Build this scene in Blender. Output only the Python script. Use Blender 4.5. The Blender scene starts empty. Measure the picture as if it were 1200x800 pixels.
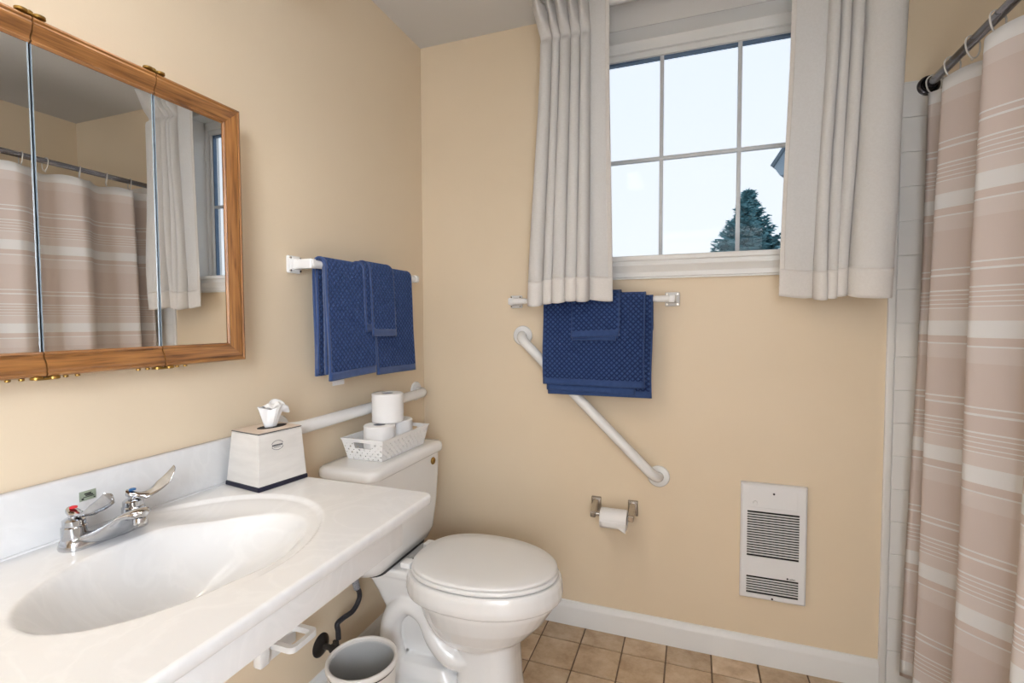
import bpy, bmesh, math, random
from mathutils import Vector, Matrix
random.seed(7)
PI = math.pi
S = bpy.context.scene
C = S.collection

# ------------------------------------------------------------------ camera
cd = bpy.data.cameras.new('camera'); cam = bpy.data.objects.new('camera', cd); C.objects.link(cam)
cd.sensor_width = 36.0; cd.sensor_fit = 'HORIZONTAL'; cd.lens = 36.0 * 582.9 / 1200.0
cd.clip_start = 0.01; cd.clip_end = 200
fw = Vector((-0.34229501, 0.9386779, -0.04144783)); rt = Vector((0.93952916, 0.34245108, -0.00349563)); up = Vector((-0.01091258, 0.04013798, 0.99913455))
R = Matrix((rt, up, -fw)).transposed()
cam.matrix_world = Matrix.Translation((1.13877, -1.96262, 1.24644)) @ R.to_4x4()
S.camera = cam

# ------------------------------------------------------------------ world, lights, exposure
W = bpy.data.worlds.new('overcast_sky'); S.world = W; W.use_nodes = True
wn = W.node_tree.nodes; wl = W.node_tree.links
tc = wn.new('ShaderNodeTexCoord'); sp = wn.new('ShaderNodeSeparateXYZ'); cr = wn.new('ShaderNodeValToRGB')
nz = wn.new('ShaderNodeTexNoise'); nz.inputs['Scale'].default_value = 2.2; nz.inputs['Detail'].default_value = 3
ad = wn.new('ShaderNodeMath'); ad.operation = 'MULTIPLY_ADD'; ad.inputs[1].default_value = 0.35
cr.color_ramp.elements[0].position = 0.12; cr.color_ramp.elements[0].color = (0.60, 0.62, 0.655, 1)
cr.color_ramp.elements[1].position = 0.95; cr.color_ramp.elements[1].color = (0.515, 0.565, 0.65, 1)
wl.new(tc.outputs['Generated'], sp.inputs[0]); wl.new(tc.outputs['Generated'], nz.inputs['Vector'])
wl.new(nz.outputs['Fac'], ad.inputs[0]); wl.new(sp.outputs['Z'], ad.inputs[2]); wl.new(ad.outputs[0], cr.inputs[0])
wl.new(cr.outputs[0], wn['Background'].inputs['Color']); wn['Background'].inputs['Strength'].default_value = 3.2
VS = S.view_settings; VS.view_transform = 'Standard'; VS.look = 'None'; VS.exposure = -0.93; VS.gamma = 1.0

def area(name, loc, rot, sx, sy, power, col, shape='RECTANGLE'):
    l = bpy.data.lights.new(name, 'AREA'); l.shape = shape; l.size = sx
    if shape in ('RECTANGLE', 'ELLIPSE'): l.size_y = sy
    l.energy = power; l.color = col
    o = bpy.data.objects.new(name, l); C.objects.link(o); o.location = loc; o.rotation_euler = rot
    return o
CEILING_FILL_W = 7.0; VANITY_W = 4.0; HALL_FILL_W = 70.0; HALL_SIDE_FILL_W = 340.0; HALL_LEFT_FILL_W = 540.0
WARM = (1.0, 0.85, 0.67); COOL = (0.95, 0.97, 1.0)

# ------------------------------------------------------------------ materials
M = {}
def mat(name, col, rough=0.5, metal=0.0, spec=0.5, **k):
    m = bpy.data.materials.new(name); m.use_nodes = True; n = m.node_tree.nodes; b = n['Principled BSDF']
    b.inputs['Base Color'].default_value = (*col, 1); b.inputs['Roughness'].default_value = rough
    b.inputs['Metallic'].default_value = metal; b.inputs['Specular IOR Level'].default_value = spec
    for kk, v in k.items(): b.inputs[kk.replace('_', ' ')].default_value = v
    M[name] = m
    return m, n, m.node_tree.links, b
def vary(name, c1, c2, scale, rough=0.5, bump=0.0, bscale=None, coords='Object', stretch=(1, 1, 1), spec=0.5, detail=4, metal=0.0, dist=0.001, lo=0.35, hi=0.65, **k):
    m, n, l, b = mat(name, c1, rough, metal, spec, **k)
    t = n.new('ShaderNodeTexCoord'); mp = n.new('ShaderNodeMapping'); mp.inputs['Scale'].default_value = stretch
    nt = n.new('ShaderNodeTexNoise'); nt.inputs['Scale'].default_value = scale; nt.inputs['Detail'].default_value = detail
    r = n.new('ShaderNodeValToRGB'); r.color_ramp.elements[0].position = lo; r.color_ramp.elements[1].position = hi
    r.color_ramp.elements[0].color = (*c1, 1); r.color_ramp.elements[1].color = (*c2, 1)
    l.new(t.outputs[coords], mp.inputs[0]); l.new(mp.outputs[0], nt.inputs['Vector']); l.new(nt.outputs['Fac'], r.inputs[0]); l.new(r.outputs[0], b.inputs['Base Color'])
    if bump:
        n2 = n.new('ShaderNodeTexNoise'); n2.inputs['Scale'].default_value = bscale or scale * 10; n2.inputs['Detail'].default_value = 3
        bp = n.new('ShaderNodeBump'); bp.inputs['Strength'].default_value = bump; bp.inputs['Distance'].default_value = dist
        l.new(mp.outputs[0], n2.inputs['Vector']); l.new(n2.outputs['Fac'], bp.inputs['Height']); l.new(bp.outputs[0], b.inputs['Normal'])
    return m
vary('wall_paint', (0.775, 0.64, 0.465), (0.795, 0.66, 0.485), 2.0, 0.45, 0.12, 160)
vary('ceiling_paint', (0.68, 0.67, 0.66), (0.70, 0.69, 0.68), 2.0, 0.8, 0.15, 120)
vary('white_paint', (0.80, 0.80, 0.79), (0.83, 0.83, 0.82), 4, 0.35)
vary('porcelain', (0.82, 0.82, 0.815), (0.84, 0.84, 0.835), 3, 0.12, Coat_Weight=0.5, Coat_Roughness=0.05)
vary('seat_plastic', (0.83, 0.825, 0.815), (0.85, 0.845, 0.835), 3, 0.3)
vary('white_plastic', (0.84, 0.83, 0.815), (0.86, 0.85, 0.835), 3, 0.3)
vary('white_enamel', (0.83, 0.83, 0.825), (0.85, 0.85, 0.845), 3, 0.18)
vary('heater_enamel', (0.80, 0.80, 0.81), (0.82, 0.82, 0.83), 5, 0.4)
vary('chrome', (0.60, 0.61, 0.63), (0.48, 0.49, 0.51), 40, 0.12, metal=1.0)
vary('nickel', (0.55, 0.52, 0.48), (0.48, 0.45, 0.41), 30, 0.25, metal=1.0)
vary('brass', (0.42, 0.26, 0.07), (0.30, 0.18, 0.05), 60, 0.35, metal=1.0)
vary('dark_metal', (0.055, 0.05, 0.055), (0.09, 0.08, 0.085), 20, 0.25, metal=0.8)
vary('steel_rod', (0.30, 0.30, 0.33), (0.36, 0.36, 0.40), 20, 0.22, metal=1.0)
vary('black_iron', (0.010, 0.009, 0.009), (0.02, 0.017, 0.016), 40, 0.3)
vary('rubber_hose', (0.015, 0.015, 0.02), (0.03, 0.03, 0.038), 200, 0.35)
vary('braid', (0.55, 0.58, 0.65), (0.25, 0.28, 0.35), 260, 0.35, metal=0.6)
vary('dark_void', (0.010, 0.010, 0.012), (0.015, 0.015, 0.017), 10, 0.8)
vary('navy_board', (0.006, 0.007, 0.022), (0.008, 0.009, 0.028), 10, 0.5)
vary('paper', (0.86, 0.85, 0.84), (0.88, 0.87, 0.86), 20, 0.9, 0.25, 220, Subsurface_Weight=0.0)
vary('cardboard_core', (0.23, 0.23, 0.26), (0.27, 0.27, 0.30), 20, 0.9)
vary('tissue_paper', (0.88, 0.88, 0.88), (0.9, 0.9, 0.9), 20, 0.9, Transmission_Weight=0.0)
vary('tissue_box', (0.64, 0.61, 0.57), (0.72, 0.69, 0.65), 9, 0.28, stretch=(1, 1, 5))
vary('tissue_box_top', (0.66, 0.55, 0.46), (0.70, 0.59, 0.50), 9, 0.4)
vary('sticker', (0.33, 0.39, 0.30), (0.38, 0.44, 0.34), 90, 0.3, metal=0.3)
vary('ink', (0.012, 0.012, 0.014), (0.02, 0.02, 0.02), 20, 0.5)
vary('grey_ink', (0.13, 0.13, 0.14), (0.16, 0.16, 0.17), 20, 0.5)
vary('red_plastic', (0.55, 0.01, 0.02), (0.6, 0.015, 0.025), 20, 0.3)
vary('blue_plastic', (0.02, 0.13, 0.36), (0.03, 0.16, 0.42), 20, 0.3)
vary('bin_plastic', (0.74, 0.71, 0.67), (0.78, 0.75, 0.71), 6, 0.35, stretch=(1, 1, 4))
vary('bin_inside', (0.50, 0.50, 0.49), (0.54, 0.54, 0.53), 6, 0.5)
vary('grout', (0.16, 0.11, 0.07), (0.22, 0.16, 0.11), 30, 0.9)
vary('wall_grout', (0.73, 0.715, 0.69), (0.75, 0.735, 0.71), 20, 0.8)
vary('wall_tile', (0.77, 0.755, 0.735), (0.79, 0.775, 0.755), 4, 0.25)
vary('spacer', (0.10, 0.17, 0.27), (0.13, 0.20, 0.31), 20, 0.3, metal=0.4)
vary('muntin', (0.62, 0.65, 0.68), (0.65, 0.68, 0.71), 10, 0.4)
vary('spruce', (0.06, 0.22, 0.26), (0.30, 0.56, 0.62), 3.5, 0.8, lo=0.3, hi=0.7)
vary('bark', (0.05, 0.04, 0.035), (0.09, 0.07, 0.06), 12, 0.9)
vary('eave_paint', (0.22, 0.29, 0.36), (0.26, 0.33, 0.40), 3, 0.6)
vary('shingle', (0.10, 0.14, 0.18), (0.14, 0.18, 0.22), 8, 0.9)
vary('lamp_glass', (0.9, 0.88, 0.82), (0.92, 0.9, 0.84), 8, 0.4, Emission_Color=(1, .9, .75, 1), Emission_Strength=1.5)
vary('clear_plastic', (0.72, 0.70, 0.68), (0.78, 0.76, 0.74), 20, 0.15, Alpha=0.75)
vary('pale_bounce_ground', (0.42, 0.41, 0.39), (0.55, 0.54, 0.51), 1.5, 0.9)  # ground made pale to bounce light up to the window head

# cultured marble: white with faint beige veins
m, n, l, b = mat('cultured_marble', (0.8, 0.8, 0.8), 0.16, 0, 0.5)
t = n.new('ShaderNodeTexCoord'); n1 = n.new('ShaderNodeTexNoise'); n1.inputs['Scale'].default_value = 5; n1.inputs['Detail'].default_value = 6; n1.inputs['Distortion'].default_value = 2.5
r = n.new('ShaderNodeValToRGB'); e = r.color_ramp.elements
e[0].position = .44; e[0].color = (.755, .755, .755, 1); e[1].position = .56; e[1].color = (.755, .755, .755, 1); x = e.new(.5); x.color = (.785, .785, .785, 1)
l.new(t.outputs['Object'], n1.inputs['Vector']); l.new(n1.outputs['Fac'], r.inputs[0]); l.new(r.outputs[0], b.inputs['Base Color'])

# floor tile: mottled tan ceramic, each piece with its own tone
m, n, l, b = mat('floor_tile', (0.5, 0.35, 0.2), 0.38)
t = n.new('ShaderNodeTexCoord'); oi = n.new('ShaderNodeObjectInfo'); va = n.new('ShaderNodeVectorMath'); va.operation = 'ADD'
sc_ = n.new('ShaderNodeVectorMath'); sc_.operation = 'SCALE'; sc_.inputs['Scale'].default_value = 37.0
cx = n.new('ShaderNodeCombineXYZ'); l.new(oi.outputs['Random'], cx.inputs[0]); l.new(oi.outputs['Random'], cx.inputs[1]); l.new(cx.outputs[0], sc_.inputs[0])
l.new(t.outputs['Object'], va.inputs[0]); l.new(sc_.outputs[0], va.inputs[1])
n1 = n.new('ShaderNodeTexNoise'); n1.inputs['Scale'].default_value = 11; n1.inputs['Detail'].default_value = 7; n1.inputs['Roughness'].default_value = .65
l.new(va.outputs[0], n1.inputs['Vector'])
r = n.new('ShaderNodeValToRGB'); e = r.color_ramp.elements
e[0].position = .32; e[0].color = (.43, .285, .17, 1); e[1].position = .70; e[1].color = (.72, .58, .43, 1); x = e.new(.5); x.color = (.59, .435, .285, 1)
l.new(n1.outputs['Fac'], r.inputs[0])
hs = n.new('ShaderNodeHueSaturation'); mr = n.new('ShaderNodeMapRange'); mr.inputs[3].default_value = .88; mr.inputs[4].default_value = 1.1
l.new(oi.outputs['Random'], mr.inputs[0]); l.new(mr.outputs[0], hs.inputs['Value']); l.new(r.outputs[0], hs.inputs['Color']); l.new(hs.outputs[0], b.inputs['Base Color'])
bp = n.new('ShaderNodeBump'); bp.inputs['Strength'].default_value = .3; bp.inputs['Distance'].default_value = .002; l.new(n1.outputs['Fac'], bp.inputs['Height']); l.new(bp.outputs[0], b.inputs['Normal'])

# oak: grain along local X of each rail (UV: u along the rail, v across it)
m, n, l, b = mat('oak', (0.4, 0.2, 0.07), 0.32, Coat_Weight=0.3, Coat_Roughness=0.2)
t = n.new('ShaderNodeTexCoord'); mp = n.new('ShaderNodeMapping'); mp.inputs['Scale'].default_value = (2.2, 60, 1)
n1 = n.new('ShaderNodeTexNoise'); n1.inputs['Scale'].default_value = 3; n1.inputs['Detail'].default_value = 6; n1.inputs['Roughness'].default_value = .6; n1.inputs['Distortion'].default_value = .6
mp2 = n.new('ShaderNodeMapping'); mp2.inputs['Scale'].default_value = (3, 22, 1)
n2 = n.new('ShaderNodeTexNoise'); n2.inputs['Scale'].default_value = 2; n2.inputs['Detail'].default_value = 2; n2.inputs['Distortion'].default_value = 1.5
l.new(t.outputs['UV'], mp.inputs[0]); l.new(mp.outputs[0], n1.inputs['Vector']); l.new(t.outputs['UV'], mp2.inputs[0]); l.new(mp2.outputs[0], n2.inputs['Vector'])
mx = n.new('ShaderNodeMath'); mx.operation = 'MULTIPLY_ADD'; mx.inputs[1].default_value = .55
m5 = n.new('ShaderNodeMath'); m5.operation = 'MULTIPLY'; m5.inputs[1].default_value = .45
l.new(n2.outputs['Fac'], m5.inputs[0]); l.new(n1.outputs['Fac'], mx.inputs[0]); l.new(m5.outputs[0], mx.inputs[2])
r = n.new('ShaderNodeValToRGB'); e = r.color_ramp.elements
e[0].position = .36; e[0].color = (.10, .036, .010, 1); e[1].position = .64; e[1].color = (.36, .165, .052, 1); x = e.new(.48); x.color = (.25, .105, .030, 1)
l.new(mx.outputs[0], r.inputs[0]); l.new(r.outputs[0], b.inputs['Base Color'])

# mirror silver
mat('mirror_silver', (0.95, 0.96, 0.96), 0.0, 1.0)
mat('mirror_edge', (0.62, 0.75, 0.86), 0.15, 0.6)

# quilted towel (UV in metres)
def towel_mat(name, c1, c2):
    m, n, l, b = mat(name, c1, 0.95, 0, 0.1, Sheen_Weight=0.35, Sheen_Roughness=0.5)
    b.inputs['Sheen Tint'].default_value = (.25, .4, .9, 1)
    t = n.new('ShaderNodeTexCoord'); s = n.new('ShaderNodeSeparateXYZ'); l.new(t.outputs['UV'], s.inputs[0])
    def mth(op, a, bb=None):
        q = n.new('ShaderNodeMath'); q.operation = op
        for i, v in enumerate((a, bb)):
            if v is None: continue
            if isinstance(v, (int, float)): q.inputs[i].default_value = v
            else: l.new(v, q.inputs[i])
        return q.outputs[0]
    k = 1 / 0.019
    a = mth('MULTIPLY', mth('ADD', s.outputs[0], s.outputs[1]), k); c = mth('MULTIPLY', mth('SUBTRACT', s.outputs[0], s.outputs[1]), k)
    f = lambda v: mth('ABSOLUTE', mth('SUBTRACT', mth('FRACT', v), 0.5))
    d1 = mth('SUBTRACT', 0.5, f(a)); d2 = mth('SUBTRACT', 0.5, f(c))
    h = mth('MINIMUM', d1, d2)
    hh = mth('MINIMUM', mth('MULTIPLY', h, 2.7), 1.0)
    nt = n.new('ShaderNodeTexNoise'); nt.inputs['Scale'].default_value = 900; l.new(t.outputs['UV'], nt.inputs['Vector'])
    r = n.new('ShaderNodeValToRGB'); r.color_ramp.elements[0].color = (*c2, 1); r.color_ramp.elements[1].color = (*c1, 1); r.color_ramp.elements[1].position = .8
    l.new(hh, r.inputs[0]); l.new(r.outputs[0], b.inputs['Base Color'])
    bp = n.new('ShaderNodeBump'); bp.inputs['Strength'].default_value = 1.0; bp.inputs['Distance'].default_value = .004
    l.new(mth('ADD', hh, mth('MULTIPLY', nt.outputs['Fac'], .35)), bp.inputs['Height']); l.new(bp.outputs[0], b.inputs['Normal'])
towel_mat('towel_blue', (0.050, 0.095, 0.25), (0.010, 0.020, 0.08))
vary('towel_hem', (0.034, 0.068, 0.19), (0.042, 0.08, 0.215), 60, 0.95, 0.4, 700, spec=0.1, Sheen_Weight=0.3)

# curtain linens: slightly translucent woven cloth
def cloth(name, c1, c2, trans, scale=70, bump=.35):
    m = vary(name, c1, c2, scale, 0.9, bump, 420, spec=0.1)
    n = m.node_tree.nodes; l = m.node_tree.links; b = n['Principled BSDF']; out = n['Material Output']
    tr = n.new('ShaderNodeBsdfTranslucent'); mix = n.new('ShaderNodeMixShader'); mix.inputs[0].default_value = trans
    src = b.inputs['Base Color'].links[0].from_socket; l.new(src, tr.inputs['Color'])
    l.new(b.outputs[0], mix.inputs[1]); l.new(tr.outputs[0], mix.inputs[2]); l.new(mix.outputs[0], out.inputs[0])
    return m
cloth('drape_linen', (0.87, 0.858, 0.845), (0.90, 0.89, 0.88), .40, 160)
cloth('drape_hem', (0.81, 0.78, 0.75), (0.84, 0.81, 0.78), .14, 160)
# striped shower curtain, stripes by height (UV v = height in metres)
m = cloth('shower_cloth', (0.60, 0.47, 0.41), (0.60, 0.47, 0.41), .25, 60, .2)
n = m.node_tree.nodes; l = m.node_tree.links; b = n['Principled BSDF']
t = n.new('ShaderNodeTexCoord'); s = n.new('ShaderNodeSeparateXYZ'); l.new(t.outputs['UV'], s.inputs[0])
def mth(op, a, bb=None):
    q = n.new('ShaderNodeMath'); q.operation = op
    for i, v in enumerate((a, bb)):
        if v is None: continue
        if isinstance(v, (int, float)): q.inputs[i].default_value = v
        else: l.new(v, q.inputs[i])
    return q.outputs[0]
PER = 0.363
BE = (.75, .655, .615); WH = (.89, .885, .89); HA = (.79, .715, .685)
# phase p: 0 at the top of the broad white band, growing downwards
z0 = 1.606
ph = mth('MODULO', mth('ADD', mth('SUBTRACT', z0, s.outputs[1]), PER * 6), PER)
stops = [(0, WH), (.042, BE), (.062, WH), (.0665, BE), (.0665, HA), (.105, BE), (.213, WH), (.2175, BE), (.231, WH), (.2355, BE),
         (.276, WH), (.2795, BE), (.2885, WH), (.292, BE), (.301, WH), (.3045, BE), (.3135, WH), (.317, BE), (.325, WH), (.3285, HA)]
r = n.new('ShaderNodeValToRGB'); r.color_ramp.interpolation = 'CONSTANT'; e = r.color_ramp.elements
stops = [stops[i] for i in range(len(stops)) if i != 3]
e[0].position = 0; e[0].color = (*WH, 1); e[1].position = .999; e[1].color = (*HA, 1)
for p_, c_ in stops[1:]:
    x = e.new(p_ / PER); x.color = (*c_, 1)
l.new(mth('DIVIDE', ph, PER), r.inputs[0])
# plain white hem at the very top
g = mth('GREATER_THAN', s.outputs[1], 1.902)
mxn = n.new('ShaderNodeMix'); mxn.data_type = 'RGBA'; mxn.inputs['B'].default_value = (*WH, 1); l.new(g, mxn.inputs['Factor']); l.new(r.outputs[0], mxn.inputs['A'])
for q in list(b.inputs['Base Color'].links): l.remove(q)
l.new(mxn.outputs['Result'], b.inputs['Base Color'])
for q in n:
    if q.type == 'BSDF_TRANSLUCENT':
        for z in list(q.inputs['Color'].links): l.remove(z)
        l.new(mxn.outputs['Result'], q.inputs['Color'])

# window glass
m = bpy.data.materials.new('glass'); m.use_nodes = True; n = m.node_tree.nodes; l = m.node_tree.links; n.remove(n['Principled BSDF'])
tr = n.new('ShaderNodeBsdfTransparent'); tr.inputs[0].default_value = (.97, .985, .99, 1); gl = n.new('ShaderNodeBsdfGlossy'); gl.inputs['Roughness'].default_value = 0
fr = n.new('ShaderNodeFresnel'); fr.inputs[0].default_value = 1.2; mix = n.new('ShaderNodeMixShader')
l.new(fr.outputs[0], mix.inputs[0]); l.new(tr.outputs[0], mix.inputs[1]); l.new(gl.outputs[0], mix.inputs[2]); l.new(mix.outputs[0], n['Material Output'].inputs[0])
M['glass'] = m

# ------------------------------------------------------------------ mesh helpers
def rbox(bm, x0, x1, y0, y1, z0, z1, r=0.0, seg=2):
    t = bmesh.new(); bmesh.ops.create_cube(t, size=1)
    for v in t.verts: v.co = Vector(((x0 + x1) / 2 + v.co.x * (x1 - x0), (y0 + y1) / 2 + v.co.y * (y1 - y0), (z0 + z1) / 2 + v.co.z * (z1 - z0)))
    if r > 0: bmesh.ops.bevel(t, geom=t.edges[:], offset=r, segments=seg, affect='EDGES', profile=0.5, clamp_overlap=True)
    merge(bm, t)
def merge(bm, t):
    me = bpy.data.meshes.new('tmp'); t.to_mesh(me); t.free(); bm.from_mesh(me); bpy.data.meshes.remove(me)
def loft(bm, rings, cap=True, closed=True):
    vs = [[bm.verts.new(p) for p in r] for r in rings]
    k = len(vs[0])
    for a, b_ in zip(vs, vs[1:]):
        for i in range(k if closed else k - 1):
            j = (i + 1) % k
            bm.faces.new((a[i], a[j], b_[j], b_[i]))
    if cap and closed:
        bm.faces.new(list(reversed(vs[0]))); bm.faces.new(vs[-1])
def tube(bm, pts, rad, seg=14, cap=True):
    pts = [Vector(p) for p in pts]; k = len(pts)
    rads = rad if isinstance(rad, (list, tuple)) else [rad] * k
    rings = []; nrm = None
    for i, p in enumerate(pts):
        d = (pts[min(i + 1, k - 1)] - pts[max(i - 1, 0)]).normalized()
        if nrm is None:
            nrm = d.orthogonal().normalized()
        else:
            nrm = (nrm - d * nrm.dot(d)).normalized()
        bi = d.cross(nrm)
        rings.append([p + (nrm * math.cos(2 * PI * j / seg) + bi * math.sin(2 * PI * j / seg)) * rads[i] for j in range(seg)])
    loft(bm, rings, cap)
def smooth_path(pts, n=8):
    P = [Vector(p) for p in pts]; P = [2 * P[0] - P[1]] + P + [2 * P[-1] - P[-2]]; out = []
    for i in range(1, len(P) - 2):
        for j in range(n):
            t = j / n; a, b_, c, d = P[i - 1:i + 3]
            out.append(.5 * ((2 * b_) + (c - a) * t + (2 * a - 5 * b_ + 4 * c - d) * t * t + (3 * b_ - a - 3 * c + d) * t ** 3))
    out.append(P[-2]); return out
def lathe(bm, prof, origin=(0, 0, 0), axis='z', seg=32, cap=True):
    o = Vector(origin); rings = []
    for r_, h in prof:
        ring = []
        for j in range(seg):
            a = 2 * PI * j / seg; c, s_ = r_ * math.cos(a), r_ * math.sin(a)
            ring.append(o + Vector({'z': (c, s_, h), 'x': (h, c, s_), 'y': (s_, h, c), '-y': (c, -h, s_)}[axis]))
        rings.append(ring)
    loft(bm, rings, cap)
def rrect(cx_, cy_, hx, hy, r, z, k=5):
    out = []
    for sx, sy, a0 in ((1, 1, 0), (-1, 1, PI / 2), (-1, -1, PI), (1, -1, 1.5 * PI)):
        for i in range(k + 1):
            a = a0 + PI / 2 * i / k
            out.append((cx_ + sx * (hx - r) + r * math.cos(a), cy_ + sy * (hy - r) + r * math.sin(a), z))
    return out
def fix(bm):
    bmesh.ops.remove_doubles(bm, verts=bm.verts[:], dist=1e-6)
    bmesh.ops.recalc_face_normals(bm, faces=bm.faces[:])
def obj(name, bm, mt, parent=None, smooth=True, kind=None, recalc=True, angle=40, label=None):
    if recalc: fix(bm)
    if parent is not None:
        o0 = base_of(parent)
        bmesh.ops.translate(bm, verts=bm.verts[:], vec=-o0)
    me = bpy.data.meshes.new(name); bm.to_mesh(me); bm.free()
    o = bpy.data.objects.new(name, me); C.objects.link(o)
    if mt: me.materials.append(M[mt])
    if smooth:
        for p in me.polygons: p.use_smooth = True
        try: me.set_sharp_from_angle(angle=math.radians(angle))
        except Exception: pass
    if parent is not None: o.parent = parent
    if kind: o['kind'] = kind
    if label: o['label'] = label
    return o
BASE = {}
def base_of(o):
    v = Vector((0, 0, 0))
    while o is not None: v += o.location; o = o.parent
    return v
def thing(name, label, cat, loc, group=None):
    o = bpy.data.objects.new(name, None); C.objects.link(o); o.location = loc; o.empty_display_size = .05
    o['label'] = label; o['category'] = cat
    if group: o['group'] = group
    return o
def struct(name, bm, mt, **k): return obj(name, bm, mt, None, kind='structure', **k)
def NB(): return bmesh.new()
def copy_tree(o, parent=None):
    c = o.copy(); C.objects.link(c)
    if parent is not None: c.parent = parent
    for ch in list(o.children): copy_tree(ch, c)
    return c
def cells(bm, nu, nv, f, uvf=None, closed_u=False):
    """grid f(u,v), u,v in 0..1, with UVs from uvf"""
    uvl = bm.loops.layers.uv.verify() if uvf else None
    V = [[bm.verts.new(f(i / nu, j / nv)) for j in range(nv + 1)] for i in range(nu + 1)]
    for i in range(nu):
        for j in range(nv):
            fa = bm.faces.new((V[i][j], V[i + 1][j], V[i + 1][j + 1], V[i][j + 1]))
            if uvf:
                for lp, (a, c) in zip(fa.loops, ((i, j), (i + 1, j), (i + 1, j + 1), (i, j + 1))): lp[uvl].uv = uvf(a / nu, c / nv)
def solidify(o, th, off=0):
    md = o.modifiers.new('thickness', 'SOLIDIFY'); md.thickness = th; md.offset = off; return o

# ------------------------------------------------------------------ room shell
RX = 2.54; FY = -2.75; H = 2.44; TH = .16
WX0, WX1, WZ0, WZ1 = .70, 1.60, 1.455, 2.347
bm = NB(); rbox(bm, -TH, RX + TH, FY - TH, TH, -.12, -.004); floor = struct('floor', bm, 'grout', smooth=False)
bm = NB(); rbox(bm, -TH, RX + TH, FY - TH, TH, H, H + .12); ceiling = struct('ceiling', bm, 'ceiling_paint', smooth=False)
bm = NB(); rbox(bm, -TH, 0, FY - TH, TH, -.004, H); struct('wall_left', bm, 'wall_paint', smooth=False)
bm = NB(); rbox(bm, RX, RX + TH, FY - TH, TH, -.004, H); wall_right = struct('wall_right', bm, 'wall_paint', smooth=False)
DX0, DX1, DZ = .85, 1.80, 2.10; HY = -5.6
bm = NB(); rbox(bm, 0, DX0, FY - TH, FY, -.004, H); rbox(bm, DX1, RX, FY - TH, FY, -.004, H); rbox(bm, DX0, DX1, FY - TH, FY, DZ, H); struct('wall_front', bm, 'wall_paint', smooth=False)
bm = NB()
rbox(bm, 0, WX0, 0, TH, -.004, H); rbox(bm, WX1, RX, 0, TH, -.004, H); rbox(bm, WX0, WX1, 0, TH, -.004, WZ0); rbox(bm, WX0, WX1, 0, TH, WZ1, H)
wall_back = struct('wall_back', bm, 'wall_paint', smooth=False)

# floor tiles, 157 mm pitch
P = .1575; me_t = None
bm = NB(); rbox(bm, -P / 2 + .0028, P / 2 - .0028, -P / 2 + .0028, P / 2 - .0028, -.006, 0, .0015, 1)
fix(bm); me_t = bpy.data.meshes.new('tile'); bm.to_mesh(me_t); bm.free(); me_t.materials.append(M['floor_tile'])
for i in range(-5, 12):
    for j in range(0, 18):
        x0, y0 = .741 + P * (i + .5), -.113 + P * (.5 - j)
        if x0 - P / 2 > 1.83 or x0 < -.05 or y0 < FY: continue
        o = bpy.data.objects.new('tile', me_t); C.objects.link(o); o.parent = floor; o.location = (x0, y0, random.uniform(-.0006, .0002))
# shower wall tiles (white 4.25 inch) on the back wall and on the right wall
TP = .1095
bm = NB(); rbox(bm, 1.737, RX, -.004, 0, .02, 2.005); struct('wall_shower_back', bm, 'wall_grout', smooth=False)
bm = NB(); rbox(bm, -TP / 2 + .001, TP / 2 - .001, -.004, 0, -TP / 2 + .001, TP / 2 - .001, .0012, 1); fix(bm)
me_w = bpy.data.meshes.new('tile'); bm.to_mesh(me_w); bm.free(); me_w.materials.append(M['wall_tile'])
for p_ in me_w.polygons: p_.use_smooth = False
sb = bpy.data.objects['wall_shower_back']
for i in range(7):
    for j in range(18):
        o = bpy.data.objects.new('tile', me_w); C.objects.link(o); o.parent = sb; o.location = (1.759 + TP * (i + .5), -.0035, .03 + TP * (j + .5))
bm = NB(); rbox(bm, 1.737, 1.7585, -.010, -.001, .0, 2.003, .004, 3); struct('trim_1', bm, 'wall_tile')
# baseboards
def base_profile(): return [(0, 0), (.014, 0), (.014, .072), (.0125, .080), (.009, .085), (.007, .0955), (.004, .098), (0, .098)]
bm = NB(); loft(bm, [[(x_, -d, z_) for d, z_ in base_profile()] for x_ in (.0, 1.737)]); struct('baseboard_back', bm, 'white_paint', angle=25)
bm = NB(); loft(bm, [[(d, y_, z_) for d, z_ in base_profile()] for y_ in (FY, -.0145)]); struct('baseboard_left', bm, 'white_paint', angle=25)
# unseen doorway and hall behind the camera, added so fill lamps light the room
bm = NB()
rbox(bm, DX0 - .06, DX0 + .012, FY - TH, FY + .014, 0, DZ + .05, .003); rbox(bm, DX1 - .012, DX1 + .06, FY - TH, FY + .014, 0, DZ + .05, .003); rbox(bm, DX0 - .06, DX1 + .06, FY - TH, FY + .014, DZ - .012, DZ + .06, .003)
struct('trim_4', bm, 'white_paint')
bm = NB()
rbox(bm, -TH, RX + TH, HY, FY - TH, -.12, -.004); struct('floor_added_hall', bm, 'bin_plastic', smooth=False)
bm = NB(); rbox(bm, -TH, RX + TH, HY, FY - TH, H, H + .12); struct('ceiling_added_hall', bm, 'ceiling_paint', smooth=False)
bm = NB(); rbox(bm, -TH, 0, HY, FY - TH, -.004, H); struct('wall_added_hall_left', bm, 'white_paint', smooth=False)
bm = NB(); rbox(bm, RX, RX + TH, HY, FY - TH, -.004, H); struct('wall_added_hall_right', bm, 'white_paint', smooth=False)
# ------------------------------------------------------------------ window
bm = NB()
fy0, fy1 = .105, .155
gx0, gx1, gz0, gz1 = .733, 1.572, 1.502, 2.284
for (a, b2, c, d) in ((WX0, gx0, WZ0, WZ1), (gx1, WX1, WZ0, WZ1), (gx0, gx1, WZ0, gz0), (gx0, gx1, gz1, WZ1)):
    rbox(bm, a, b2, fy0, fy1, c, d)
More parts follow.
